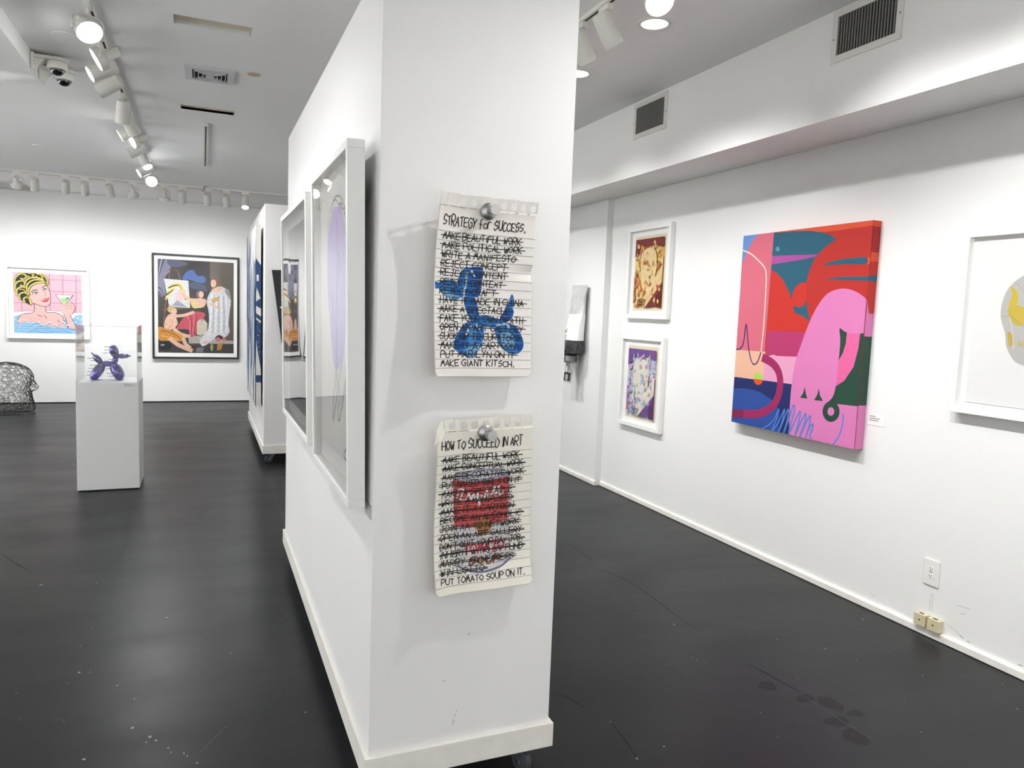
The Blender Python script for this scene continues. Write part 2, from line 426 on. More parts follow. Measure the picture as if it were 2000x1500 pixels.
# ------------------------------------------------------------------ display walls on casters
def caster(parent, x, y, ang):
    c = MB()
    c.box(-.04, .04, -.035, .035, .088, .0985)
    c.lathe([(0, .022), (.012, .022)], (0, 0, .078), n=16)
    c.loft([[(-.02,-.019,.082),(.02,-.019,.082),(.045,-.019,.03),(.028,-.019,.028)], [(-.02,-.016,.082),(.02,-.016,.082),(.045,-.016,.03),(.028,-.016,.028)]])
    c.loft([[(-.02,.016,.082),(.02,.016,.082),(.045,.016,.03),(.028,.016,.028)], [(-.02,.019,.082),(.02,.019,.082),(.045,.019,.03),(.028,.019,.028)]])
    o = c.build('caster', M_GREY, parent, False, (x, y, 0)); o.rotation_euler = (0, 0, ang)
    MB().lathe([(-.0125, .02), (-.0125, .03), (-.010, .037), (.010, .037), (.0125, .03), (.0125, .02)], (.036, 0, .0375), (0, 1, 0), 28).build('wheel', M_RUBBER, o, True)
    MB().lathe([(-.0225, .006), (.0225, .006)], (.036, 0, .0375), (0, 1, 0), 12).build('axle', M_STEEL, o, True)
def display_wall(x0, x1, y0, y1, top, label, angs):
    t = empty('display_wall', label, 'partition', ((x0+x1)/2, (y0+y1)/2, 0), group='movable display walls')
    a, b = (x1-x0)/2, (y1-y0)/2
    MB().bbox(-a, a, -b, b, .1, top, .0025).build('panel', M_PART, t)
    e = .013
    MB().bbox(-a-e, a+e, -b-e, -b, .1, .18, .002).build('base_board', M_BOARD, t)
    MB().bbox(-a-e, a+e, b, b+e, .1, .18, .002).build('base_board', M_BOARD, t)
    MB().bbox(-a-e, -a, -b, b, .1, .18, .002).build('base_board', M_BOARD, t)
    MB().bbox(a, a+e, -b, b, .1, .18, .002).build('base_board', M_BOARD, t)
    for (sx, sy), an in zip(((-1,-1),(1,-1),(1,1),(-1,1)), angs): caster(t, sx*(a-.085), sy*(b-.075), an)
    return t
display_wall(.45, 1.04, 2.06, 4.45, 2.44, 'white rolling display wall with the two pinned notepad sheets on its end', (2.4, -1.2, .5, 3.))
display_wall(.53, 1.12, 7.23, 9.62, 2.42, 'white rolling display wall with the blue splashed canvas and black panel', (3.4, .4, .9, 2.))

# ------------------------------------------------------------------ framed pictures
RZ = {'w': R(-90), 'b': 0}
def picture(name, label, cat, loc, rz, wd, ht, depth, face, fm, recess, tilt=0, glass=M_GLASS, back=None, matm=M_MATW, group=None):
    """frame with four rails, mat board and glazing; local x along the wall, -y to the room"""
    t = empty(name, label, cat, loc, rz, group, tilt)
    a = wd/2
    MB().bbox(-a, a, -depth, 0, ht-face, ht, .0015).build('frame_rail', fm, t)
    MB().bbox(-a, a, -depth, 0, 0, face, .0015).build('frame_rail', fm, t)
    MB().bbox(-a, -a+face, -depth, 0, face, ht-face, .0015).build('frame_rail', fm, t)
    MB().bbox(a-face, a, -depth, 0, face, ht-face, .0015).build('frame_rail', fm, t)
    yb = -depth+recess
    MB().box(-a+face, a-face, yb, yb+.004, face, ht-face).build('mat_board', matm, t)
    if glass: MB().box(-a+face, a-face, -depth+.004, -depth+.006, face, ht-face).build('glass_pane', glass, t)
    return t, yb

# --- pop style print of a woman in a bath (back wall)
def woman():
    wd, ht = 1.0, .995
    t, yb = picture('framed_print', 'white framed pop-art print of a blonde woman in a bath with a cocktail', 'picture', (-1.978, YB-.002, .912), 0, wd, ht, .05, .028, M_FRAMEW, .03)
    pw, ph = .82, .83
    A = Art(pw, ph, homog([(108,328),(640,350),(645,797),(122,788)]))
    K = (28, 24, 26); SK = (244, 196, 190)
    A.rect(0, 0, 1, 1, (250, 190, 206))
    gl = (150, 70, 95); l = A.lay+1
    for x0, x1 in ((170,180),(282,290),(391,398),(494,498),(596,597)): A.line([(x0,320),(x1,640)], .005, gl, lay=l)
    for y0, y1 in ((374,394),(462,481),(560,566)): A.line([(100,y0),(650,y1)], .004, gl, lay=l+1)
    A.lay += 2
    A.poly([(110,632),(180,626),(400,622),(560,632),(650,640),(650,700),(110,690)], (246,242,246), True)
    A.line([(110,632),(180,626),(400,622),(560,632),(650,640)], .004, (120,80,110), True)
    A.poly([(112,668),(160,655),(200,680),(560,690),(600,655),(650,650),(655,810),(112,800)], (150,206,242))
    for k in range(9):
        y = 735+k*7; x = 130+rnd.uniform(0, 60)
        A.line([(x+q*34, y+rnd.uniform(-6,6)) for q in range(12)], .006 if k % 2 else .004, (70,150,222) if k % 2 else (205,232,250), True)
    # shoulders and neck
    sh = [(150,722),(148,690),(165,660),(205,643),(262,636),(276,610),(272,575),(360,580),(364,612),(372,632),(440,636),(492,664),(505,700),(520,742),(440,745),(390,738),(330,722),(240,708)]
    A.poly(sh, SK, True)
    for ln in ([(150,716),(148,690),(165,660),(205,643),(262,636),(276,605),(270,565)], [(360,588),(364,612),(372,634),(440,637),(492,664),(505,702)], [(300,655),(320,660),(333,668)], [(352,655),(362,668),(372,678)], [(458,690),(468,712),(470,725)]):
        A.line(ln, .0065, K, True)
    # hair behind
    A.poly([(120,400),(126,362),(160,340),(210,332),(290,336),(350,356),(378,386),(380,424),(345,420),(300,470),(250,520),(258,580),(215,565),(170,535),(140,490),(120,445)], K, True)
    # face
    face = [(232,530),(240,470),(262,430),(320,398),(366,424),(384,450),(398,490),(400,545),(388,580),(350,590),(310,580),(262,562),(240,548)]
    A.poly(face, SK, True); A.line(face[4:12], .006, K, True)
    Yl = (240, 222, 112)
    locks = [[(128,425),(124,385),(150,355),(190,345),(215,362),(200,385),(172,378)], [(150,352),(190,334),(240,334),(268,352),(250,372),(225,362)], [(232,336),(280,334),(322,348),(338,372),(312,380),(290,362)],
             [(300,342),(345,352),(374,384),(378,412),(356,402),(338,382)], [(132,470),(128,430),(150,402),(186,398),(210,415),(196,436),(170,430)], [(145,505),(140,470),(165,446),(200,445),(222,462),(208,482)],
             [(165,535),(160,505),(185,486),(214,490),(230,512),(215,525)], [(200,556),(196,530),(218,520),(240,540),(250,572)], [(222,470),(218,435),(240,405),(280,388),(330,392),(352,410)], [(236,500),(232,465),(250,432),(290,410),(330,405)],
             [(200,420),(215,392),(250,374),(300,372),(345,388)], [(178,395),(205,372),(240,362)], [(160,460),(190,462),(215,480)], [(345,392),(366,408),(382,430)]]
    for k, lk in enumerate(locks):
        A.line(lk, .030 if k < 11 else .018, K, True); A.line(lk, .021 if k < 11 else .011, Yl, True)
        A.line([(x+3, y+4) for x, y in lk[:-1]], .0045, K, True)
    A.line([(236,500),(225,520),(232,545)], .006, K, True)
    # features
    A.line([(255,478),(272,466),(300,464)], .009, K, True); A.line([(336,448),(352,434),(366,430)], .008, K, True)
    A.poly(ellipse(284,490,17,9), (250,250,250)); A.poly(ellipse(288,490,8,8), (95,120,150)); A.line([(262,494),(280,481),(304,487)], .009, K, True)
    A.poly(ellipse(357,460,14,8), (250,250,250)); A.poly(ellipse(358,460,7,7), (95,120,150)); A.line([(340,464),(355,452),(372,455)], .008, K, True)
    A.line([(352,478),(364,505),(352,512)], .004, (150,90,95), True)
    A.poly([(325,542),(345,536),(362,526),(372,526),(390,516),(386,538),(370,553),(348,554)], (206,72,88), True); A.line([(330,543),(360,540),(386,522)], .005, (250,250,250), True)
    # glass and hand
    A.poly([(480,625),(485,580),(505,560),(555,552),(582,575),(588,610),(572,642),(552,655),(575,700),(604,752),(540,752),(520,690),(505,650)], SK, True)
    A.line([(552,655),(575,700),(604,752)], .006, K, True); A.line([(505,650),(520,690),(538,750)], .006, K, True); A.line([(555,552),(582,575),(588,610),(572,642)], .005, K, True)
    for y in (568, 585, 603): A.line([(515,y),(545,y-6),(572,y+4)], .004, (150,80,85), True)
    A.poly([(442,500),(575,504),(505,580)], (232,240,236)); A.poly([(472,524),(548,526),(505,572)], (172,222,140))
    A.line([(442,500),(575,504),(505,580),(442,500)], .004, (90,110,110)); A.line([(505,580),(500,650)], .005, (200,205,205)); A.line([(480,655),(525,658)], .006, (220,225,225))
    A.poly(ellipse(532,526,9,8), (80,150,70)); A.line([(515,545),(580,500)], .004, (90,110,110))
    for k in range(26):
        x = 130+k*20; y = 690+12*math.sin(k*1.3)+(30 if 150 < x < 600 else -10)*min(1, abs(x-120)/200)
        A.poly(ellipse(x, y, 9, 6, 8), (225,240,252))
    A.build('print', M_PRINT, t, x0=-pw/2-.006, z0=.075, y=yb-.0006)
woman()

# --- dark figure print in a black frame: plain stand-in of draped figures
def dark_print():
    wd, ht = 1.19, 1.535
    t, yb = picture('framed_print', 'black framed print of draped figures around an easel on the back wall', 'picture', (-.082, YB-.014, .655), 0, wd, ht, .05, .026, M_FRAMEB, .025)
    pw, ph = 1.04, 1.37
    A = Art(pw, ph, homog([(168,155),(1160,208),(1166,1388),(194,1390)]))
    SK = (226, 184, 160)
    A.rect(0, 0, 1, 1, (52, 47, 48))
    A.poly([(850,190),(1170,200),(1170,1250),(880,1100)], (98,90,82))
    A.poly([(170,1240),(1170,1240),(1170,1400),(170,1400)], (66,64,62))
    A.poly([(580,1150),(1170,1230),(1170,1265),(590,1265)], (176,170,160))
    A.poly([(520,560),(480,420),(540,260),(680,195),(820,250),(860,420),(850,640),(700,660)], (34,32,40), True)
    for k, c in enumerate(((104,104,132),(70,70,96),(150,152,172),(52,52,74),(120,122,146))):
        o = k*26
        A.poly([(165+o,150),(210+o,160),(240+o,300),(200+o*.6,420),(250+o*.3,640),(205,640-o),(165,500)], c, True)
    A.poly([(300,170),(470,180),(560,230),(420,270),(320,240)], (84,84,112), True)
    # blue cloth heap in the niche
    A.poly([(500,400),(560,320),(640,310),(690,380),(770,385),(802,440),(760,478),(660,455),(580,430),(520,440)], (64,100,168), True)
    A.poly([(600,470),(760,490),(820,580),(700,560),(610,540)], (62,74,104), True)
    # easel
    br = (140, 92, 58)
    A.line([(335,295),(250,1060)], .012, br); A.line([(430,300),(470,430)], .012, br); A.line([(330,298),(440,312)], .02, (92,62,44)); A.line([(250,828),(600,800)], .012, br)
    A.poly([(255,420),(575,445),(602,800),(330,792)], (214,214,214))
    for k in range(7):
        A.line([(280+k*8,690-k*30),(340+k*12,620-k*22),(400+k*14,500+k*4),(480+k*12,500+k*30),(540,640+k*10)], .02, ((238,200,92),(250,226,150),(44,40,40))[k % 3], True)
    A.poly(ellipse(470,640,60,80), (236,196,200)); A.poly([(360,780),(430,700),(560,790)], (150,156,170))
    # painter
    A.poly([(600,690),(680,680),(760,690),(800,740),(760,800),(640,800)], (220,200,130), True)
    A.poly([(690,680),(800,690),(790,770),(700,780)], SK, True); A.line([(690,720),(560,670),(470,580)], .035, SK, True)
    A.poly(ellipse(715,625,40,50), (120,90,78)); A.poly(ellipse(742,625,34,44), SK)
    A.poly([(660,810),(800,790),(840,900),(700,860)], (40,36,40))
    # red drapery
    A.poly([(430,1070),(520,930),(640,850),(790,870),(770,950),(700,1020),(670,1150),(605,1175),(585,1090),(480,1080)], (196,76,92), True)
    for k in range(4): A.line([(560+k*45,900),(600+k*25,1000),(600+k*18,1140)], .012, (150,44,62) if k % 2 else (226,120,130), True)
    # pale jar
    A.poly([(690,990),(720,955),(790,955),(826,1000),(822,1150),(690,1150)], (206,196,176)); A.poly([(690,1150),(822,1150),(760,1185)], (150,142,128))
    A.poly(ellipse(757,960,38,16), (168,168,170))
    # standing figure in white
    A.poly([(900,560),(980,520),(1070,560),(1125,700),(1110,860),(1100,1010),(1112,1110),(1050,1180),(970,1150),(890,1225),(770,1300),(735,1215),(830,1090),(845,880),(815,720),(850,610)], (212,212,216), True)
    for k in range(7): A.line([(880+k*30,640),(870+k*34,860),(860+k*36,1120)], .014, (168,170,180) if k % 2 else (238,238,240), True)
    A.poly([(880,560),(985,515),(1020,545),(930,600)], SK, True); A.poly(ellipse(930,455,44,44), (128,84,52)); A.poly(ellipse(900,480,36,52), SK)
    A.poly([(870,690),(960,650),(975,700),(885,735)], (206,160,84)); A.line([(860,740),(930,790),(980,780)], .03, SK, True)
    A.poly(ellipse(815,1250,40,18), SK); A.poly(ellipse(965,1205,28,26), (206,110,116)); A.poly(ellipse(1040,1205,24,26), (206,110,116))
    A.poly([(1045,570),(1100,560),(1130,700),(1085,640)], (150,146,142), True)
    # seated figure
    A.poly([(280,960),(330,890),(395,880),(430,960),(440,1020),(360,1090),(270,1070)], SK, True)
    A.line([(400,910),(520,900),(640,860)], .045, SK, True); A.line([(370,1050),(470,1140),(590,1175)], .05, SK, True)
    A.poly(ellipse(350,820,44,48), (196,170,110)); A.poly(ellipse(395,850,36,46), SK)
    A.poly([(190,1060),(300,1080),(420,1120),(525,1180),(500,1235),(340,1235),(200,1220)], (208,142,62), True)
    A.line([(240,1100),(380,1140),(480,1200)], .014, (150,94,36), True); A.line([(220,1170),(330,1190),(440,1215)], .012, (236,182,96), True)
    A.line([(350,1210),(460,1290),(620,1355)], .06, SK, True); A.line([(520,1200),(545,1270),(600,1318)], .05, SK, True)
    A.poly(ellipse(280,1300,90,55), (34,34,38)); A.poly(ellipse(250,1290,26,14), (150,152,156))
    A.poly([(960,1260),(1035,1255),(1000,1350),(950,1350)], (176,128,62)); A.poly(ellipse(885,1315,18,48), (150,160,110)); A.poly([(690,1320),(790,1310),(770,1380),(680,1380)], (120,122,126))
    A.build('print', M_OIL, t, x0=-pw/2, z0=.085, y=yb-.0006)
dark_print()

# --- two mottled prints with a lettered foot (right wall); figure left out
def mottled(label, zc, h, pal, yc, wd, seed):
    t, yb = picture('framed_print', label, 'picture', (XR-.001, yc, zc), RZ['w'], wd, h, .04, .032, M_FRAMEW, .026, group='pair of mottled collage prints')
    pw, ph = .40, .545
    rg = random.Random(seed)
    P = Art(pw+.04, ph+.05); P.rect(0, 0, 1, 1, (240, 228, 200))
    P.build('paper_sheet', M_PRINT, t, x0=-(pw+.04)/2, z0=(h-ph-.05)/2-.005, y=yb-.0005)
    A = Art(pw, ph); A.rect(0, 0, 1, 1, pal[0])
    for k in range(90):
        u, v = rg.random(), rg.random(); c = pal[1+int(rg.random()*4)]
        A.poly([(u+rg.uniform(.02,.1)*math.cos(a), v+rg.uniform(.02,.08)*math.sin(a)) for a in [q*math.pi/3 for q in range(6)]], c, True, n=3)
    A.poly([(0,1),(0,.9),(.3,.88),(.7,.9),(1,.86),(1,1)], pal[5], True, n=3)
    A.poly([(0,.74),(.18,.82),(.1,.9),(0,.92)], pal[5]); A.poly([(0,.05),(.07,.1),(.06,.42),(0,.45)], pal[6])
    A.poly([(1,.36),(.45,0),(.62,0),(1,.05)], pal[5]); A.poly([(1,.33),(.8,.12),(.85,0),(1,0)], pal[7])
    A.poly([(1,.62),(.3,.1),(.45,0),(1,.36)], pal[8])
    A.poly([(.3,.3),(.7,.3),(.75,.8),(.25,.8)], pal[3], True)
    for k in range(60):
        u, v = rg.uniform(.05,.95), rg.uniform(.1,.95); c = pal[1+int(rg.random()*4)]
        A.poly([(u+rg.uniform(.01,.05)*math.cos(a), v+rg.uniform(.01,.05)*math.sin(a)) for a in [q*math.pi/3 for q in range(6)]], c, True, n=3)
    l = A.lay+1
    for pl in text_lines('OBEY', .2*pw, .035*ph, .045, .115, 0, random.Random(1)): A.line([(x/pw, y/ph) for x, y in pl], .008, pal[9], lay=l)
    A.build('print', M_MOTTLE, t, x0=-pw/2, z0=(h-ph)/2-.005, y=yb-.0012)
mottled('white framed collage print mottled in yellow, orange and maroon above the lilac one', 1.500, .735, [(222,178,96),(236,208,120),(214,150,84),(240,214,160),(206,120,70),(128,52,48),(200,84,44),(110,34,34),(238,206,150),(120,70,40)], 5.06, .605, 3)
mottled('white framed collage print mottled in lilac, pale blue and cream below the orange one', .615, .745, [(206,200,222),(170,206,226),(200,170,212),(236,230,214),(186,198,230),(120,84,150),(196,110,160),(100,56,110),(236,224,206),(110,140,180)], 5.085, .62, 5)

# --- large abstract canvas (right wall)
def canvas():
    y0, y1, z0, z1, dp = 2.902, 3.908, .845, 2.056, .057
    W, H = y1-y0, z1-z0
    t = empty('abstract_canvas', 'large unframed abstract canvas in red, pink, teal and navy shapes', 'painting', (XR-.003, (y0+y1)/2, z0), RZ['w'])
    MB().bbox(-W/2, W/2, -dp, 0, 0, H, .0008).build('canvas_body', mat('canvas_red', (196,46,36), .6), t)
    A = Art(W, H, homog([(200,172),(903,82),(805,1325),(140,1180)]))
    PK = (230,132,192); TL = (38,98,122); GR = (36,76,60)
    A.rect(0, 0, 1, 1, (212,50,38))
    A.poly([(560,142),(620,148),(704,185),(640,232),(600,272),(560,350),(545,420),(540,470),(545,560),(600,640),(905,700),(905,80),(600,115)], (198,46,38))
    A.poly([(370,150),(903,82),(900,110),(700,140),(620,148),(560,143),(450,147)], (236,88,52))
    A.poly([(358,155),(480,143),(560,141),(620,148),(670,162),(704,185),(645,228),(600,272),(575,312),(552,378),(541,424),(510,424),(488,440),(470,470),(459,512),(448,478),(420,420),(392,382),(348,352)], TL)
    A.poly([(470,548),(500,560),(525,552),(541,520),(548,570),(563,636),(530,610),(476,586)], TL)
    A.poly(ellipse(385,242,11,13), (96,160,172))
    A.poly([(340,280),(590,270),(601,279),(500,302),(340,328)], (180,82,162))
    A.poly([(632,328),(700,303),(780,290),(855,283),(870,291),(872,305),(862,320),(740,322)], TL, True)
    A.poly([(628,403),(720,392),(925,388),(925,413),(750,408)], TL)
    A.poly([(874,286),(950,284),(950,326),(868,322),(876,304)], (236,84,52))
    A.poly([(333,686),(560,694),(490,828),(365,816),(318,832)], (192,56,112))
    A.poly([(200,172),(365,150),(318,802),(150,795),(190,420)], (224,112,132))
    A.poly([(190,172),(280,163),(250,195),(228,235),(212,280),(185,335)], (102,152,218))
    A.poly([(150,790),(322,801),(312,957),(140,937)], (246,192,162))
    A.poly([(318,830),(365,816),(385,823),(500,827),(475,977),(310,955)], (241,168,204))
    A.poly([(140,936),(470,976),(460,1250),(130,1190)], (28,42,106))
    A.poly([(130,1003),(180,1000),(240,1003),(300,1022),(360,1062),(392,1108),(402,1152),(395,1235),(130,1190)], (44,82,164))
    A.line([(315,836),(360,862),(392,905),(403,960),(396,1030),(370,1085),(322,1123),(262,1138),(130,1134)], .052, (170,38,98), True)
    A.poly([(204,1116),(204,1160),(130,1156),(130,1112)], (140,30,84))
    A.poly(ellipse(285,946,24,32), (178,226,92)); A.poly([(261,948),(309,953),(306,968),(297,978),(284,981),(270,976),(262,962)], (236,84,44))
    A.line([(196,250),(240,268),(285,308),(316,345),(325,392),(321,520),(311,680),(299,800)], .010, (247,218,192), True)
    A.line([(160,788),(184,785),(203,752),(212,680),(217,652),(223,690),(230,770),(242,835),(258,869),(280,856),(298,805)], .008, (58,32,112), True)
    A.poly([(718,660),(910,660),(910,1110),(700,1095),(640,1080),(700,985),(716,850)], GR)
    A.poly([(764,690),(836,694),(826,780),(800,880),(750,955),(700,988),(712,858),(742,806),(758,755)], (241,106,166))
    A.poly(smooth([(455,1260),(456,1100),(478,890),(518,755),(565,630),(610,542),(660,482),(722,457),(782,460),(840,488),(880,530),(905,600),(910,690),(858,697),(800,699),(755,690),(724,672),(728,740),(719,850),(704,985),(688,1042),(664,1070)], False)+[(710,1081),(870,1098),(840,1345)], PK)
    A.poly([(538,990),(543,1025),(551,1053),(512,1049),(526,1028)], GR); A.poly([(612,998),(620,1036),(636,1066),(588,1061),(604,1034)], GR)
    A.poly(ellipse(680,1122,46,56, 36), GR); A.poly(ellipse(679,1122,18,23), PK)
    A.line([(310,1216),(345,1196),(375,1160),(398,1110),(385,1165),(362,1226),(392,1190),(428,1112),(418,1170),(396,1236),(420,1180),(448,1112),(444,1170),(424,1240),(450,1170),(475,1092),(484,1110),(466,1180),(452,1240),(478,1190),(512,1122),(508,1170),(486,1250),(512,1190),(542,1134),(540,1170),(512,1258),(536,1200),(566,1146),(566,1180),(544,1262),(560,1215),(582,1190),(580,1215),(566,1250),(575,1270)], .009, (88,136,220), True, n=4)
    A.line([(746,1138),(742,1190),(724,1250),(692,1300)], .008, (88,136,220), True)
    A.build('painted_front', M_PAINT, t, x0=-W/2, y=-dp-.0006)
    # painted edge facing along the wall
    B = Art(dp, H); B.clip = True
    for v0, v1, c in ((0,.195,PK),(.195,.50,GR),(.50,.60,PK),(.60,.74,(198,46,38)),(.74,.765,TL),(.765,.825,(198,46,38)),(.825,.865,(236,84,52)),(.865,.975,(178,32,34)),(.975,1,(236,84,52))): B.rect(0, v0, 1, v1, c)
    B.poly([(0,.66),(.35,.6),(.6,.5),(0,.5)], PK)
    B.build('painted_edge', M_PAINT, t, surf=lambda u, v, o: (W/2+.0006+o, -dp+u*dp, v*H))
    C = Art(W, dp)
    for u0, u1, c in ((0,.1,(102,152,218)),(.1,.24,(224,112,132)),(.24,1,(236,88,52))): C.rect(u0, 0, u1, 1, c)
    C.build('painted_edge', M_PAINT, t, surf=lambda u, v, o: (-W/2+u*W, -dp+v*dp, H+.0006+o))
canvas()

# --- framed skull print (right wall)
def skull():
    wd, ht = .66, .828
    t, yb = picture('framed_print', 'white framed print of a grey and gold skull on white paper', 'picture', (XR-.001, 2.06, 1.121), RZ['w'], wd, ht, .05, .024, M_FRAMEW, .032)
    pw, ph = .56, .74
    P = Art(pw, ph); P.rect(0, 0, 1, 1, (240,240,238)); P.rect(0, 0, 1, .003, (170,168,164))
    P.build('paper_sheet', M_PRINT, t, x0=-pw/2, z0=.05, y=yb-.0008)
    L = [(0,1.757),(-.04,1.752),(-.075,1.742),(-.11,1.715),(-.135,1.68),(-.15,1.625),(-.15,1.57),(-.137,1.53),(-.122,1.49),(-.112,1.44),(-.09,1.40),(-.06,1.37),(0,1.355)]
    full = L+[(-x, z) for x, z in L[-2:0:-1]]
    f = lambda p: ((p[0]+pw/2)/pw, (p[1]-1.121-.05)/ph)
    A = Art(pw, ph, f)
    A.poly(full, (192,190,186), True)
    for s_ in (-1, 1):
        A.poly([(s_*.118,1.70),(s_*.09,1.68),(s_*.08,1.64),(s_*.1,1.60),(s_*.12,1.62),(s_*.108,1.66)], (212,186,62), True)
        A.poly([(s_*.122,1.60),(s_*.09,1.62),(s_*.04,1.60),(s_*.03,1.55),(s_*.07,1.53),(s_*.1,1.55)], (206,182,70), True)
        A.poly([(s_*.112,1.50),(s_*.09,1.49),(s_*.085,1.45),(s_*.1,1.44)], (200,172,72), True)
        A.line([(s_*.148,1.57),(s_*.1,1.57),(s_*.05,1.53),(s_*.02,1.52)], .002, (150,148,146)); A.line([(s_*.11,1.57),(s_*.09,1.50),(s_*.08,1.43)], .002, (232,232,230))
        A.line([(s_*.1,1.72),(s_*.06,1.68),(s_*.02,1.72)], .002, (160,158,156))
    A.poly([(0,1.56),(-.025,1.51),(.025,1.51)], (208,182,70)); 
    for k in range(9): A.poly(ellipse(-.06+k*.015, 1.455, .005, .012, 10), (214,192,96))
    A.build('print', M_PRINT, t, x0=-pw/2, z0=.05, y=yb-.0014)
skull()

# --- framed drawing with a lilac figure (near display wall)
def drawing():
    wd, ht = .745, 1.045
    t, yb = picture('framed_drawing', 'deep white frame with a line drawing filled in lilac on the display wall', 'picture', (.437, 2.4825, .922), RZ['w'], wd, ht, .05, .024, M_FRAMEW, .03, tilt=R(1.05))
    MB().box(-wd/2+.05, wd/2-.05, .0005, .012, ht-.16, ht-.1).build('hanging_cleat', mat('raw_wood', (120,92,66), .7), t)
    pw, ph = wd-.05, ht-.05
    A = Art(pw, ph, homog([(611.7,372),(675,291),(675,972),(614,885)]))
    P = lambda pts: [(440+.4664*x, 380+.4664*y) for x, y in pts]
    A.rect(0, 0, 1, 1, (226,223,216))
    LN = (64,62,64)
    A.poly(P([(412,95),(420,64),(436,57),(450,62),(460,140),(467,225),(471,330),(470,450),(465,560),(455,680),(430,738),(418,700),(408,580),(398,420),(396,260),(402,160)]), (188,172,222), True)
    for ln in ([(397,170),(405,95),(418,40),(432,14),(448,22),(458,50),(470,92),(466,150)], [(418,42),(428,32),(440,50),(446,42),(452,66),(458,62),(460,90)], [(458,70),(466,110),(462,150),(470,200),(466,250),(472,300)],
               [(488,20),(497,35),(488,60),(492,95)], [(485,125),(497,135),(486,150),(498,160),(486,172),(498,182),(488,196),(499,205),(489,222),(500,232),(490,246)],
               [(470,350),(480,310),(492,288)], [(477,400),(485,340),(497,300)], [(432,100),(434,300),(430,500),(430,735)], [(412,420),(418,470),(414,540)], [(436,250),(444,300),(440,350)],
               [(430,735),(424,800),(418,860),(417,945),(424,900),(432,850),(436,800),(428,740)], [(455,690),(440,780),(444,860),(436,900),(440,950),(452,880),(462,800),(480,720),(500,640)],
               [(480,720),(492,800),(497,900),(500,1060)], [(500,1068),(474,1060),(458,1090),(470,1120),(482,1150)], [(485,600),(500,602),(490,650),(502,660)], [(470,620),(478,700),(470,780),(462,840)]):
        A.line(P(ln), .0042, LN, True)
    A.poly(P([(380,1020),(470,1120),(505,1180),(505,1230),(376,1085)]), (240,238,234))
    A.build('print', M_PRINT, t, x0=-pw/2, z0=.025, y=yb-.0006)
drawing()

# --- framed grey piece behind wavy glossy acrylic (near display wall)
def glossy():
    wd, ht = .98, 1.0
    t, yb = picture('framed_print', 'white framed dark grey picture behind wavy glossy glazing beside the lilac drawing', 'picture', (.437, 3.51, .945), RZ['w'], wd, ht, .05, .024, M_FRAMEW, .03, tilt=R(1.05), glass=M_GLASSWAVE)
    pw, ph = wd-.15, ht-.15
    A = Art(pw, ph); A.rect(0, 0, 1, 1, (58,60,66)); A.rect(.04, .04, .96, .96, (46,48,54))
    for k in range(6): A.rect(.1+k*.14, .1, .16+k*.14, .9, (52+4*k, 54+4*k, 62+3*k))
    A.build('print', M_PRINT, t, x0=-pw/2, z0=.075, y=yb-.0006)
glossy()

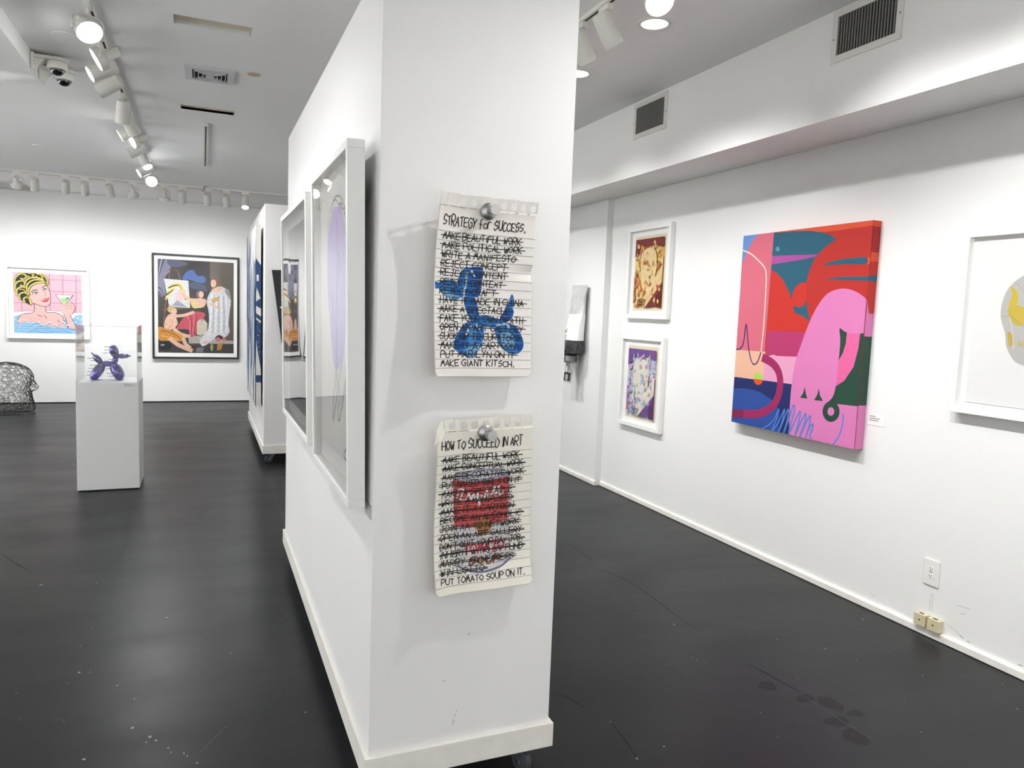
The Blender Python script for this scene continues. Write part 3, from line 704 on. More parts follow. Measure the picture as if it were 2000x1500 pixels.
# --- blue splashed canvas (far display wall)
def splash():
    y0, y1, z0, z1, dp = 7.40, 8.96, .53, 2.24, .045
    W, H = y1-y0, z1-z0
    t = empty('splash_canvas', 'tall white canvas splashed in blue with navy painted edge', 'painting', (.515, (y0+y1)/2, z0), RZ['w'], tilt=R(.25))
    MB().bbox(-W/2, W/2, -dp, 0, 0, H, .003).build('canvas_body', mat('canvas_white', (226,226,222), .7), t)
    MB().box(-W/2+.08, W/2-.08, .0005, .011, H-.2, H-.14).build('hanging_cleat', mat('raw_wood', (120,92,66), .7), t)
    rg = random.Random(11); A = Art(W, H)
    A.rect(0, 0, 1, 1, (228,229,228))
    cols = [(128,176,222),(96,146,204),(64,108,168),(44,80,136),(150,192,230)]
    for k in range(46):
        u, v = rg.uniform(.03,.9), rg.gauss(.5,.2); c = cols[int(rg.random()*5)]; a = rg.uniform(-.5,.5); ln = rg.uniform(.08,.24); wd_ = rg.uniform(.015,.05)
        A.poly([(u-wd_,v-ln*.4),(u-wd_*.4,v+ln*.3),(u+a*.1,v+ln),(u+wd_,v+ln*.3),(u+wd_*.7,v-ln*.5),(u+a*.15,v-ln)], c, True, n=3)
    for k in range(24):
        u, v = rg.uniform(.05,.95), rg.uniform(.15,.85)
        A.line([(u,v),(u+rg.uniform(-.08,.08),v-.1),(u+rg.uniform(-.1,.1),v-.22)], .03, (232,232,230), True)
    for k in range(9): A.line([(.05+k*.1,.35),(.06+k*.1,.1+.1*rg.random())], .015, cols[k % 4])
    A.line([(.62,.98),(.62,.7)], .012, (70,86,110)); A.line([(.86,.93),(.87,.66)], .012, (70,86,110))
    A.poly([(.93,0),(1,0),(1,1),(.96,.8)], (226,226,222)); A.poly([(.9,.28),(1,.14),(1,.78),(.93,.82)], (38,74,120))
    A.build('painted_front', M_PAINT, t, x0=-W/2, y=-dp-.0006)
    B = Art(dp, H); B.rect(0, 0, 1, 1, (222,220,214)); NV = (36,70,118)
    B.poly([(0,.82),(1,.78),(1,.0),(.55,.16),(0,.30)], NV); B.rect(0, .135, 1, .17, NV); B.rect(0, 0, 1, .13, (222,220,214)); B.poly([(0,.13),(1,.13),(1,.2),(.2,.33),(0,.38)], (222,220,214)); B.rect(0, .135, 1, .175, NV)
    B.rect(.1, .695, .55, .73, (222,220,214)); B.poly([(0,.62),(.15,.66),(.9,.60),(.3,.59),(0,.58)], (222,220,214)); B.poly([(0,.52),(1,.50),(1,.545),(0,.56)], (222,220,214)); B.poly([(0,.485),(1,.465),(1,.475),(0,.497)], (222,220,214))
    for k in range(14): B.poly(ellipse(rg.uniform(.2,.9), rg.uniform(.28,.5), .05, .003, 8), (222,220,214))
    B.build('painted_edge', M_PAINT, t, surf=lambda u, v, o: (W/2+.0006+o, -dp+u*dp, v*H))
splash()

# --- black angular panel on the far display wall's end
def black_panel():
    t = empty('black_wall_panel', 'black tapering panel hung on the end of the far display wall', 'wall art', (.80, 7.228, 1.17))
    pts = [(-.21,.65),(.12,.665),(.14,.02),(-.118,-.02)]
    b = MB(); b.loft([[(x,-.05,z) for x, z in pts], [(x,-.012,z) for x, z in pts]]); b.build('panel', mat('black_lacquer', (30,30,32), .35), t)
    b = MB(); b.box(-.04, .08, -.012, 0, .2, .45); b.build('mounting_block', M_DARK, t)
    A = Art(.2, .2, clip=False)
    A.poly([(.1,.2),(.25,.3),(.2,.1)], (190,40,60)); A.poly(ellipse(.1,.55,.05,.05,10), (220,220,220)); A.poly([(.4,.3),(.6,.5),(.7,.2)], (190,40,60))
    A.build('print', M_PRINT, t, x0=-.15, z0=.2, y=-.0506)
black_panel()

# ------------------------------------------------------------------ pinned notepad sheets
def pin(label, x, y, z):
    t = empty('push_pin', label, 'push pin', (x, y, z), group='steel push pins')
    MB().lathe([(0,.0),(0,.0235),(.004,.0245),(.008,.0235),(.016,.012)], (0,-.001,0), (0,-1,0), 36).build('flange', M_STEEL, t, True)
    MB().lathe([(0,.010),(.018,.0105),(.020,.0150),(.040,.0152),(.0415,.0145),(.0415,0)], (0,-.017,0), (0,-1,0), 36).build('head', M_STEEL, t, True)
def sheet(name, label, loc, W, H, rot, off, lines, title, paper, seed, strike, draw, tabs, corner, trel):
    t = empty(name, label, 'note sheet', loc); t.rotation_euler = (0, rot, 0)
    def surf(u, v, o):
        e = 1e-3
        f = lambda a, b: Vector((-W/2+a*W+corner[2](a, b), -off(a, b), b*H))
        p = f(u, v); n = (f(u+e, v)-p).cross(f(u, v+e)-p).normalized()
        return tuple(p+n*o)
    nc, nr = tabs*6, 90
    top = .935
    V = []; F = []; idx = {}
    def vid(u, v):
        k = (round(u, 6), round(v, 6))
        if k not in idx: idx[k] = len(V); V.append(surf(u, v, 0))
        return idx[k]
    rc = .016/H*.9; rw = rc*H/W
    def inset(v):       # rounded lower corners
        if v < rc: return rw*(1-math.sqrt(max(0, 1-((rc-v)/rc)**2)))
        return 0
    rows = [rc*k/6 for k in range(6)]+[rc+(top-rc)*k/nr for k in range(nr+1)]
    def uu(i, v):
        a = inset(v); return a+(1-2*a)*i/nc
    for r in range(len(rows)-1):
        for i in range(nc):
            F.append((vid(uu(i,rows[r]),rows[r]), vid(uu(i+1,rows[r]),rows[r]), vid(uu(i+1,rows[r+1]),rows[r+1]), vid(uu(i,rows[r+1]),rows[r+1])))
    per = 1/tabs
    for k in range(tabs):
        u0 = k*per; cu = u0+per*.5; cv = .962; ru = per*.33; rv = ru*W/H; sl = per*.045; vt = 1.0+trel(k)
        cut = (corner[0] and k == 0)
        poly = [(u0+per*q/6, top) for q in range(7)]
        poly += [(u0+per, vt), (cu+per*.2+sl, vt)]
        for q in range(15):
            a = math.asin(.62)+.0; a = math.radians(52)-q*math.radians(360-20)/14; poly.append((cu+ru*math.cos(a), cv+rv*math.sin(a)))
        poly += [(cu+per*.2-sl, vt)]
        poly += [(u0+per*.0, vt)] if not cut else [(u0+per*.5, vt-.002), (u0, top+.012)]
        tri = tessellate_polygon([[Vector((a*W, b*H, 0)) for a, b in poly]])
        for f in tri:
            a, b, c = [Vector((poly[i][0]*W, poly[i][1]*H)) for i in f]
            if (b-a).cross(c-a) < 0: f = (f[0], f[2], f[1])
            F.append(tuple(vid(*poly[i]) for i in f))
    me = bpy.data.meshes.new('paper'); me.from_pydata(V, [], F); me.materials.append(paper)
    for p in me.polygons: p.use_smooth = len(p.vertices) == 4
    o = bpy.data.objects.new('paper', me); COL.objects.link(o); o.parent = t
    md = o.modifiers.new('thick', 'SOLIDIFY'); md.thickness = .0012; md.offset = -1
    rg = random.Random(seed)
    if corner[0]:
        b = MB(); q = [surf(0, top-.06, .004), surf(0, top+.012, .0015), surf(per*.5, .998, .0015), surf(per*1.0, top-.005, .008)]
        q = [surf(-.02, top-.075, -.004), surf(0, top+.012, .001), surf(per*.5, .998, .001), surf(per*.72, top-.012, .007), surf(.012, top-.055, .006)]
        b.add(q, [(0,1,4),(1,2,3),(1,3,4)]); b.build('folded_corner', paper, t, recalc=False)
    D = Art(W, H, clip=False); draw(D)
    D.build('watercolour', M_WATER, t, surf=lambda u, v, o_: surf(u, v, .00015+o_), step=.000012, fine=.006)
    A = Art(W, H); n = len(lines)
    vt, vb = lines_v = (.797, .048)
    for k in range(n+1):
        v = vt-(vt-vb)*k/(n); A = Art(W, H); A.line([(i/30, v) for i in range(31)], .0012, (138,140,172), lay=1)
        A.build('ruled_line', M_PRINT, t, surf=lambda u, v, o_: surf(u, v, .0007+o_), step=.00002, fine=.006)
    T = Art(W, H, clip=False); K = (30, 26, 28); sp = (vt-vb)/n
    for pl in text_lines(title, .055*W, (vt+.032)*H, .052*H, .84*W, .05, rg): T.line([(x/W, y/H) for x, y in pl], .0030, K, lay=1)
    for k, (txt, wd_) in enumerate(lines):
        yb_ = (vt-sp*(k+1)+sp*.2)*H
        for pl in text_lines(txt, .065*W, yb_, sp*.70*H, wd_*W, .06, rg): T.line([(x/W, y/H) for x, y in pl], .0026, K, lay=1)
        if k < n-1:
            xa, xb = (.03+rg.uniform(0,.03))*W, (.065+wd_)*W+rg.uniform(.01,.03)*W
            for q in range(strike):
                dy = rg.uniform(.2,.5)*sp*H if strike > 1 else .36*sp*H
                T.line([((xa+(xb-xa)*i/8)/W, (yb_+dy+rg.uniform(-.03,.03)*sp*H)/H) for i in range(9)], .0024, K, lay=1)
    o = T.build('handwriting', M_PRINT, t, surf=lambda u, v, o_: surf(u, v, .0010+o_), step=.00002, fine=.005)
    return t
N1 = [('MAKE BEAUTIFUL WORK',.80),('MAKE POLITICAL WORK',.82),('WRITE A MANIFESTO',.76),('REJECT CONCEPT',.67),('REJECT CONTENT',.68),('REJECT CONTEXT',.64),('REJECT CRAFT',.57),('HAVE IT MADE IN CHINA',.86),('MAKE A SPECTACLE',.72),('FAKE YOUR OWN DEATH',.86),('OPEN AN ART GALLERY',.86),('SUCK UP TO CURATORS',.82),('MAKE IT A CARTOON',.78),('PUT MARILYN ON IT',.77),('MAKE GIANT KITSCH.',.76)]
N2 = [('MAKE BEAUTIFUL WORK',.80),('MAKE CONCEPTUAL WORK',.84),('MAKE DECORATIVE WORK',.86),('PUT NAKED GIRLS ON IT',.82),('MAKE A SPECTACLE',.74),('WRITE A MANIFESTO',.74),('MAKE IT A CARTOON',.76),('BECOME AN ALCOHOLIC',.84),('JOIN AA TO NETWORK',.82),('OPEN AN ART GALLERY',.85),("DON'T QUIT YOUR DAY JOB.",.85),('INHERIT A TRUST FUND',.86),('MARRY AN HEIRESS',.76),('WIN LOTTO',.45),('PUT TOMATO SOUP ON IT.',.86)]
def dog_ink(D):
    f = homog([(190,65),(875,120),(838,1320),(165,1340)]); D.fn = f
    B = [(40,116,190),(28,96,172),(70,140,206),(120,178,222),(20,84,156)]
    D.poly([(400,580),(440,575),(475,570),(522,580),(526,640),(505,770),(440,780),(385,760),(355,690),(365,640)], B[1], True)
    D.poly([(372,640),(400,600),(420,640),(410,760),(380,740)], B[0], True); D.poly([(470,600),(515,590),(500,740),(470,740)], B[4], True)
    D.poly([(205,700),(250,672),(320,672),(390,720),(400,770),(340,805),(260,780),(220,740)], B[0], True); D.poly([(240,745),(320,760),(380,790),(300,800)], B[3], True)
    D.poly([(183,680),(208,690),(222,715),(205,735),(186,730)], B[1])
    D.poly([(400,785),(455,775),(485,810),(495,880),(505,940),(470,955),(430,920),(405,850)], B[1], True)
    D.poly([(455,930),(540,905),(620,925),(690,940),(640,985),(540,985),(470,970)], B[0], True)
    D.poly([(640,925),(665,880),(690,825),(712,830),(735,870),(720,920),(680,950)], B[1], True); D.poly([(700,830),(715,765),(728,755),(736,785),(725,850)], B[0], True)
    D.poly([(400,970),(470,945),(525,970),(525,1060),(490,1150),(440,1205),(370,1180),(318,1140),(330,1070)], B[0], True); D.poly([(345,1080),(400,1000),(420,1060),(370,1150),(330,1130)], B[4], True); D.poly([(390,1160),(450,1120),(500,1110),(450,1205)], B[3], True); D.poly([(440,1010),(480,1000),(460,1100),(420,1130)], B[2], True)
    D.poly([(610,985),(680,955),(740,970),(785,1040),(795,1110),(760,1160),(700,1165),(640,1120),(612,1050)], B[0], True); D.poly([(640,1040),(690,1010),(730,1060),(720,1130),(660,1120)], B[3], True); D.poly([(740,1000),(785,1060),(790,1120),(755,1150)], B[4], True)
    for pl in ([(420,610),(410,700),(400,760)], [(450,600),(470,640)], [(480,975),(500,1000)], [(690,965),(705,990)], [(620,970),(690,955)], [(440,985),(410,1040)]): D.line(pl, .006, (206,222,234), True)
def can_ink(D):
    f = homog([(215,95),(875,70),(860,1255),(178,1340)]); D.fn = f
    D.poly([(330,490),(345,460),(500,435),(650,430),(718,455),(712,490),(715,1080),(640,1135),(520,1165),(420,1160),(360,1120),(345,850)], (226,220,220))
    D.poly([(328,500),(420,525),(560,520),(712,488),(706,800),(600,830),(450,850),(340,842)], (206,84,80))
    D.poly([(330,490),(345,460),(500,435),(650,430),(718,455),(708,490),(560,520),(430,522)], (168,170,184)); D.poly([(370,485),(500,450),(640,448),(680,465),(560,500),(430,505)], (216,214,220), True)
    D.poly(ellipse(540,845,52,58), (172,116,56))
    D.line([(352,1125),(430,1162),(530,1166),(640,1136),(716,1080)], .006, (120,124,150), True); D.line([(340,845),(352,1125)], .002, (90,90,110)); D.line([(715,480),(716,1080)], .002, (90,90,110))
    W, H = D.w, D.h
    g, D.fn = D.fn, None; rg = random.Random(4)
    for txt, px, wd_, h_, col, lw in (("Tomato".upper(), (400,1040), .42, .055, (214,70,84), .006), ('SOUP', (440,1120), .32, .04, (140,96,60), .006)):
        u, v = g(px)
        for pl in text_lines(txt, u*W, v*H, h_*H, wd_*W, .05, rg): D.line([(x/W, y/H) for x, y in pl], lw, col)
    pl = [(360,640),(370,580),(405,585),(380,650),(420,655),(440,610),(455,650),(470,610),(485,655),(500,610),(510,690),(520,620),(545,640),(560,580),(575,640),(600,600),(615,560),(620,630),(645,560),(650,620),(680,590)]
    D.fn = g; D.line(pl, .0055, (242,238,236), True); D.fn = None
sheet('notepad_sheet', 'torn notepad sheet headed STRATEGY FOR SUCCESS with a blue balloon animal', (.753, 2.057, 1.315), .305, .512, R(.4),
      lambda u, v: .033+.016*math.cos(v*5.2+.3)*.6+.030*max(0, .35-u)**2*8+.012*max(0, v-.9)*10*.8-.012*max(0, (u-.7)/.3)*max(0, 1-abs(v-.60)/.05)+.01*max(0, .12-v)*4,
      N1, 'STRATEGY for SUCCESS.', M_PAPER, 5, 1, dog_ink, 10, (False, 0, lambda a, b: -.006*math.sin(math.pi*b)*(1-a)), lambda k: .002*math.sin(k*2.1))
sheet('notepad_sheet', 'torn notepad sheet headed HOW TO SUCCEED IN ART with a red soup can', (.782, 2.057, .672), .312, .522, R(-1.6),
      lambda u, v: .032+.014*math.cos(v*4.4+1.2)*.6+.030*max(0, .3-u)**2*8+.014*max(0, .15-v)*5*(.5+u)+.006*math.sin(u*3),
      N2, 'HOW TO SUCCEED IN ART', M_PAPER2, 9, 2, can_ink, 9, (True, 0, lambda a, b: -.004*math.sin(2*math.pi*b)*(1-a)), lambda k: .002*math.sin(k*1.7))
pin('steel push pin holding the sheet about strategy', .754, 2.0155, 1.788)
pin('steel push pin holding the sheet about succeeding in art', .768, 2.0135, 1.149)

# ------------------------------------------------------------------ pedestal, case, balloon dog
t = empty('pedestal', 'plain white pedestal under the clear case', 'pedestal', (-.682, 6.70, 0))
MB().bbox(-.217, .217, -.22, .22, .008, .853, .002).build('body', mat('pedestal_paint', (228,228,229), .5), t)
MB().box(-.207, .207, -.21, .21, 0, .008).build('plinth_painted_shade', M_DARK, t)  # set-back base coloured near-black to give the shade under the pedestal
def card(label, loc, rz, wd, ht, n, matc=None):
    t = empty('label_card', label, 'label card', loc, rz)
    MB().box(-wd/2, wd/2, -.0012, 0, 0, ht).build('card', matc or mat('label_clear', (222,221,218), .4), t)
    A = Art(wd, ht); rg = random.Random(n); A.lay = 0
    for k in range(n):
        v = .88-k*.6/n; A.line([(.06, v), (.06+rg.uniform(.4,.85)*(1 if k else .7), v)], ht*.06, (96,94,92), lay=1)
    A.build('print', M_PRINT, t, x0=-wd/2, z0=0, y=-.0014)
card('small label on the front of the pedestal', (-.525, 6.4795, .815), 0, .095, .028, 3)
card('small label beside the abstract canvas', (XR-.0005, 2.83, .982), RZ['w'], .10, .055, 3, mat('label_white', (236,236,234), .5))
card('small label below the lilac drawing', (.4495, 2.128, .89), RZ['w'], .09, .042, 4, mat('label_grey', (190,190,190), .3))
card('small label beside the black framed print', (.585, YB-.0125, .86), 0, .07, .03, 2, mat('label_white', (236,236,234), .5))
t = empty('display_case', 'clear acrylic display case on the white pedestal', 'display case', (-.682, 6.70, .853))
a, b, h, th = .213, .216, .432, .008
MB().box(-a, a, -b, -b+th, 0, h).build('side_pane', M_ACRYL, t); MB().box(-a, a, b-th, b, 0, h).build('side_pane', M_ACRYL, t)
MB().box(-a, -a+th, -b+th, b-th, 0, h).build('side_pane', M_ACRYL, t); MB().box(a-th, a, -b+th, b-th, 0, h).build('side_pane', M_ACRYL, t)
MB().box(-a, a, -b, b, h, h+th).build('top_pane', M_ACRYL, t)
def balloon_dog():
    t = empty('balloon_dog', 'shiny purple-blue balloon dog sculpture with pins inside the case', 'sculpture', (-.690, 6.70, .8545))
    m = mat('iridescent_metal', (84, 74, 150), .12, metal=1., coat=1.)
    nt = m.node_tree; bs = nt.nodes['Principled BSDF']
    tc = nt.nodes.new('ShaderNodeTexCoord'); wv = nt.nodes.new('ShaderNodeTexWave'); wv.bands_direction = 'Z'; wv.inputs['Scale'].default_value = 22; wv.inputs['Distortion'].default_value = 3
    rp = nt.nodes.new('ShaderNodeValToRGB'); rp.color_ramp.elements[0].color = (*lin((48,44,84)), 1); rp.color_ramp.elements[1].color = (*lin((112,100,190)), 1)
    nt.links.new(tc.outputs['Object'], wv.inputs['Vector']); nt.links.new(wv.outputs['Fac'], rp.inputs[0]); nt.links.new(rp.outputs[0], bs.inputs['Base Color'])
    k = .001017; P = lambda x, y, d=0: Vector(((x-390)*k, d, (508-y)*k))
    def bal(name, p, q, r, n=24):
        L = (q-p).length; prof = [(L*(.5-.5*math.cos(math.pi*i/12)), r*k*math.sin(math.pi*i/12)**.85) for i in range(13)]
        prof[0] = (0, 0); prof[-1] = (L, 0)
        return MB().lathe(prof, p, q-p, n).build(name, m, t, True)
    for s in (-.036, .036):
        bal('hind_leg', P(348,378,s*.55), P(272,507,s), 38); bal('front_leg', P(414,378,s*.55), P(476,508,s), 40); bal('ear', P(437,330,s*.3), P(412,236,s), 30)
    bal('body', P(332,382), P(420,384), 24); bal('neck', P(420,385), P(440,322), 23); bal('snout', P(440,322), P(532,319), 20); bal('tail', P(340,384), P(283,312), 24)
    MB().tube([P(284,314), P(276,306), P(267,297)], .005).build('tail_tip', m, t, True); MB().lathe([(0,.003),(.006,.004),(.008,.007),(.014,.005),(.014,0)], P(528,320), (1,0,0), 14).build('nose', m, t, True)
    pm = mat('pin_dark', (40, 38, 50), .3, metal=1.)
    for x0, x1, y in ((258,290,393),(248,280,418),(240,275,444),(234,268,470),(242,292,338),(264,304,357),(368,412,422),(370,420,458),(388,432,480),(386,424,349),(358,400,249),(358,396,273),(350,400,297)):
        MB().tube([P(x0,y,-.02), P(x1+8,y,-.012)], .0022, 6).build('pin', pm, t, True)
balloon_dog()

# ------------------------------------------------------------------ wire head
def wire_head():
    t = empty('wire_head', 'large openwork wire head sculpture in profile standing on the floor', 'sculpture', (-2.30, 11.1, 0))
    T = [(-90,.30),(-62,.33),(-45,.405),(-36,.385),(-25,.315),(-16,.285),(-6,.265),(-2,.30),(1,.348),(6,.352),(14,.330),(24,.322),(33,.350),(49,.368),(80,.354),(110,.352),(150,.385),(180,.395),(215,.40),(240,.345),(270,.30)]
    B = [(-90,.30),(-62,.32),(-45,.34),(-36,.33),(-25,.30),(-12,.28),(-4,.27),(5,.28),(14,.30),(33,.335),(49,.36),(80,.354),(110,.352),(150,.385),(180,.395),(215,.40),(240,.345),(270,.30)]
    def itp(tab, a):
        for (a0, r0), (a1, r1) in zip(tab, tab[1:]):
            if a0 <= a <= a1: return r0+(r1-r0)*(a-a0)/(a1-a0)
        return tab[-1][1]
    bm = bmesh.new(); bmesh.ops.create_icosphere(bm, subdivisions=5, radius=1)
    rg = random.Random(3)
    bmesh.ops.dissolve_verts(bm, verts=[v for v in bm.verts if rg.random() < .20])
    bm.edges.ensure_lookup_table()
    for v in bm.verts:
        d = (v.co+Vector((rg.uniform(-.02,.02), rg.uniform(-.02,.02), rg.uniform(-.02,.02)))).normalized()
        th = math.degrees(math.atan2(d.z, d.x)); th = th if th >= -90 else th+360
        lat = abs(d.y); rho = math.sqrt(max(0, 1-lat*lat)); wgt = math.exp(-(lat/.34)**2)
        r = itp(B, th)+(itp(T, th)-itp(B, th))*wgt
        if -2 < th < 22: r -= .03*math.exp(-((lat-.42)/.16)**2)
        v.co = (math.cos(R(th))*rho*r, d.y*.25, .302+math.sin(R(th))*rho*r)
    bmesh.ops.delete(bm, geom=[v for v in bm.verts if v.co.z < .004], context='VERTS')
    me = bpy.data.meshes.new('wire_mesh'); bm.to_mesh(me); bm.free()
    me.materials.append(mat('dark_wire', (92,90,90), .35, metal=.9))
    o = bpy.data.objects.new('wire_mesh', me); COL.objects.link(o); o.parent = t
    md = o.modifiers.new('wire', 'WIREFRAME'); md.thickness = .0056; md.use_even_offset = False
    b = MB(); n = 40
    pts = []
    for k in range(n+1):
        a = 2*math.pi*k/n; pts.append((.02+.29*math.cos(a)*(1 if math.cos(a) > 0 else 1.08), .17*math.sin(a), .005))
    b.tube(pts, .005, 6); b.build('base_ring', MATS['dark_wire'], t, True)
wire_head()

# ------------------------------------------------------------------ crushed paint tube on the pilaster
def paint_tube():
    t = empty('paint_tube', 'large crushed silver and black paint tube sculpture hung on the pilaster', 'sculpture', (3.2345, 6.08, .86), RZ['w'])
    n = 28
    def ring(z, w, th, off, sq=.6, cx=.0, wob=0):
        out = []
        for k in range(n):
            a = 2*math.pi*k/n; c, s = math.cos(a), math.sin(a)
            x = math.copysign(abs(c)**sq, c)*w/2; y = math.copysign(abs(s)**sq, s)*th/2
            out.append((cx+x, -off+y+wob*math.sin(3.1*a+z*21)*(1 if s < 0 else .2), z))
        return out
    silver = mat('tube_silver', (214,214,214), .35, metal=.2, noise=(9,.12)); white = mat('tube_white_print', (238,238,237), .3, noise=(12,.08)); blk = mat('tube_black_print', (58,58,60), .25, noise=(11,.8))
    MB().loft([ring(.895,.280,.010,.036,.4), ring(.925,.280,.010,.036,.4)]).build('crimp', silver, t, True)
    MB().loft([ring(.66,.262,.06,.052,.6,wob=.006), ring(.72,.258,.052,.05,.6,wob=.008), ring(.78,.268,.045,.046,.6,wob=.009), ring(.83,.262,.032,.042,.6,wob=.006), ring(.88,.274,.016,.037,.5), ring(.897,.278,.010,.036,.4)]).build('tube_body', silver, t, True)
    MB().loft([ring(.42,.266,.125,.078,.7,wob=.004), ring(.48,.272,.11,.072,.7,wob=.008), ring(.55,.262,.09,.064,.65,wob=.009), ring(.61,.268,.074,.057,.6,wob=.008), ring(.66,.263,.0605,.052,.6,wob=.006)]).build('tube_label', white, t, True)
    MB().loft([ring(.29,.17,.13,.105,.95), ring(.305,.262,.19,.10,.8), ring(.35,.272,.165,.092,.75,wob=.003), ring(.42,.267,.126,.078,.7,wob=.004)]).build('tube_shoulder', blk, t, True)
    neck = MB(); prof = [(0,.055)]
    for k in range(4): prof += [(.005+k*.017,.062),(.012+k*.017,.070),(.016+k*.017,.060)]
    prof += [(.075,.056)]
    neck.lathe(prof, (0,-.105,.215), (0,0,1), 28); neck.build('threaded_neck', M_STEEL, t, True)
    MB().loft([ring(.03,.150,.012,.125,.3), ring(.10,.146,.014,.118,.3), ring(.16,.142,.02,.11,.4), ring(.222,.10,.06,.105,.8)]).build('paint_strip', mat('strip_grey', (168,168,168), .3, noise=(14,.3)), t, True)
    A = Art(.146, .19, clip=True); A.rect(.08, .0, .92, .55, (52,50,52)); A.poly(ellipse(.45,.3,.2,.22), (190,188,186)); A.poly([(.25,.42),(.45,.56),(.68,.5),(.66,.4),(.45,.46)], (30,30,30), True); A.rect(.2, .58, .5, .95, (226,226,226)); A.rect(0, 0, 1, .06, (228,228,228))
    A.build('print', M_PRINT, t, surf=lambda u, v, o: (-.073+u*.146, -.1325-o+.009*v, .034+v*.16))
    B = Art(.2, .1, clip=False)
    for pl in text_lines('W', .02, .062, .034, .06, 0, random.Random(2)): B.line([(x/.2, y/.1) for x, y in pl], .007, (40,40,42), lay=1)
    for pl in text_lines('BIE', -.01, .012, .026, .10, 0, random.Random(2)): B.line([(x/.2, y/.1) for x, y in pl], .005, (40,40,42), lay=1)
    B.build('lettering', M_PRINT, t, surf=lambda u, v, o: (-.115+u*.2, -.1475-o+.02*v, .425+v*.1))
paint_tube()

# ------------------------------------------------------------------ outlet and jacks
def outlet():
    t = empty('wall_outlet', 'white duplex electrical outlet on the wall above the beige jacks', 'outlet', (XR-.0005, 2.437, .254), RZ['w'])
    MB().bbox(-.042, .042, -.007, 0, 0, .128, .003).build('cover_plate', M_PLASTIC, t)
    for z in (.045, .083):
        pts = [(.0165*math.cos(a)*1.02, z+max(-.0125, min(.0125, .0165*math.sin(a)))) for a in [2*math.pi*k/28 for k in range(28)]]
        o = MB().loft([[(x, -.0085, q) for x, q in pts], [(x, -.0065, q) for x, q in pts]]).build('receptacle', mat('receptacle_white', (240,239,236), .3), t)
        b = MB().box(-.0075, -.0050, -.0090, -.0084, z, z+.008).box(.0050, .0075, -.0090, -.0084, z+.0005, z+.0075)
        b.lathe([(0, .0028), (.0006, .0028)], (0, -.0084, z-.006), (0, -1, 0), 12); b.build('slot', M_DARK, o)
    MB().lathe([(0, .003), (.0012, .0028)], (0, -.007, .064), (0, -1, 0), 12).build('screw', M_STEEL, t)
outlet()
for y, z, lb in ((2.455, .045, 'beige surface phone jack box next to the smaller gap, left of its twin under the outlet'), (2.383, .043, 'beige surface phone jack box closest to the abstract notch in the baseboard')):
    pass
for y, lb in ((2.457, 'square beige phone jack box directly under the outlet'), (2.384, 'square beige phone jack box, the one of the pair further from the outlet')):
    t = empty('phone_jack', lb, 'phone jack', (XR-.0005, y, .0455), RZ['w'], 'beige phone jack boxes')
    MB().bbox(-.032, .032, -.033, 0, 0, .060, .003).build('box', M_BEIGE, t)
    MB().lathe([(0, .0045), (.0012, .004)], (0, -.0325, .03), (0, -1, 0), 14).build('screw', M_DARK, t)
    MB().box(-.012, .012, -.024, -.012, .0595, .0608).build('cable_notch', M_DARK, t)

# ------------------------------------------------------------------ air grilles on the soffit
def grille(label, y0, y1, z0, z1, n):
    t = empty('air_grille', label, 'air vent', (XS-.0005, (y0+y1)/2, z0), RZ['w'], 'return air grilles')
    a, h = (y1-y0)/2, z1-z0; e = .031
    g = mat('grille_white', (214,214,208), .4)
    MB().bbox(-a, a, -.006, 0, 0, e, .001).bbox(-a, a, -.006, 0, h-e, h, .001).bbox(-a, -a+e, -.006, 0, e, h-e, .001).bbox(a-e, a, -.006, 0, e, h-e, .001).build('frame', g, t)
    MB().box(-a+e, a-e, -.001, 0, e, h-e).build('backing', mat('duct_dark', (24,24,23), .8), t)
    w_ = 2*(a-e); me = None
    for k in range(n):
        x = -a+e+w_*(k+.5)/n
        if me is None:
            o = MB().add([(-.0008,-.0095,0),(.0008,-.0095,0),(.0008,-.0012,0),(-.0008,-.0012,0),(-.0008,-.0095,h-2*e),(.0008,-.0095,h-2*e),(.0008,-.0012,h-2*e),(-.0008,-.0012,h-2*e)], [(3,2,1,0),(4,5,6,7),(0,1,5,4),(1,2,6,5),(2,3,7,6),(3,0,4,7)]).build('slat', mat('slat_grey', (150,150,145), .45), t); me = o.data
        else:
            o = bpy.data.objects.new('slat', me); COL.objects.link(o); o.parent = t
        o.location = (x, 0, e)
    for s in (-1, 1): MB().lathe([(0,.004),(.0015,.0035)], (s*(a-.012), -.006, h*.5-.01), (0,-1,0), 10).build('screw', M_GREY, t)
grille('white slatted air grille high on the soffit above the big abstract canvas', 2.362, 2.742, 2.709, 2.943, 20)
grille('white slatted air grille on the soffit above the framed collage prints', 4.072, 4.462, 2.704, 2.935, 20)
# square ceiling diffuser
t = empty('ceiling_diffuser', 'square white stepped air diffuser in the ceiling between the two slots', 'air vent', (.047, 5.275, ZC))
def ring4(a, wd, z0, z1, dr=0):
    b = MB()
    for s in (-1, 1):
        b.loft([[(-a, s*a, z0),(a, s*a, z0),(a-wd, s*(a-wd), z0-dr),(-a+wd, s*(a-wd), z0-dr)], [(-a, s*a, z1),(a, s*a, z1),(a-wd, s*(a-wd), z1-dr),(-a+wd, s*(a-wd), z1-dr)]])
        b.loft([[(s*a, -a, z0),(s*a, a, z0),(s*(a-wd), a-wd, z0-dr),(s*(a-wd), -a+wd, z0-dr)], [(s*a, -a, z1),(s*a, a, z1),(s*(a-wd), a-wd, z1-dr),(s*(a-wd), -a+wd, z1-dr)]])
    return b
dm = mat('diffuser_white', (206,206,208), .4)
ring4(.145, .042, -.012, -.001).build('frame', dm, t); MB().box(-.104, .104, -.104, .104, -.003, -.001).build('backing', M_DARK, t)
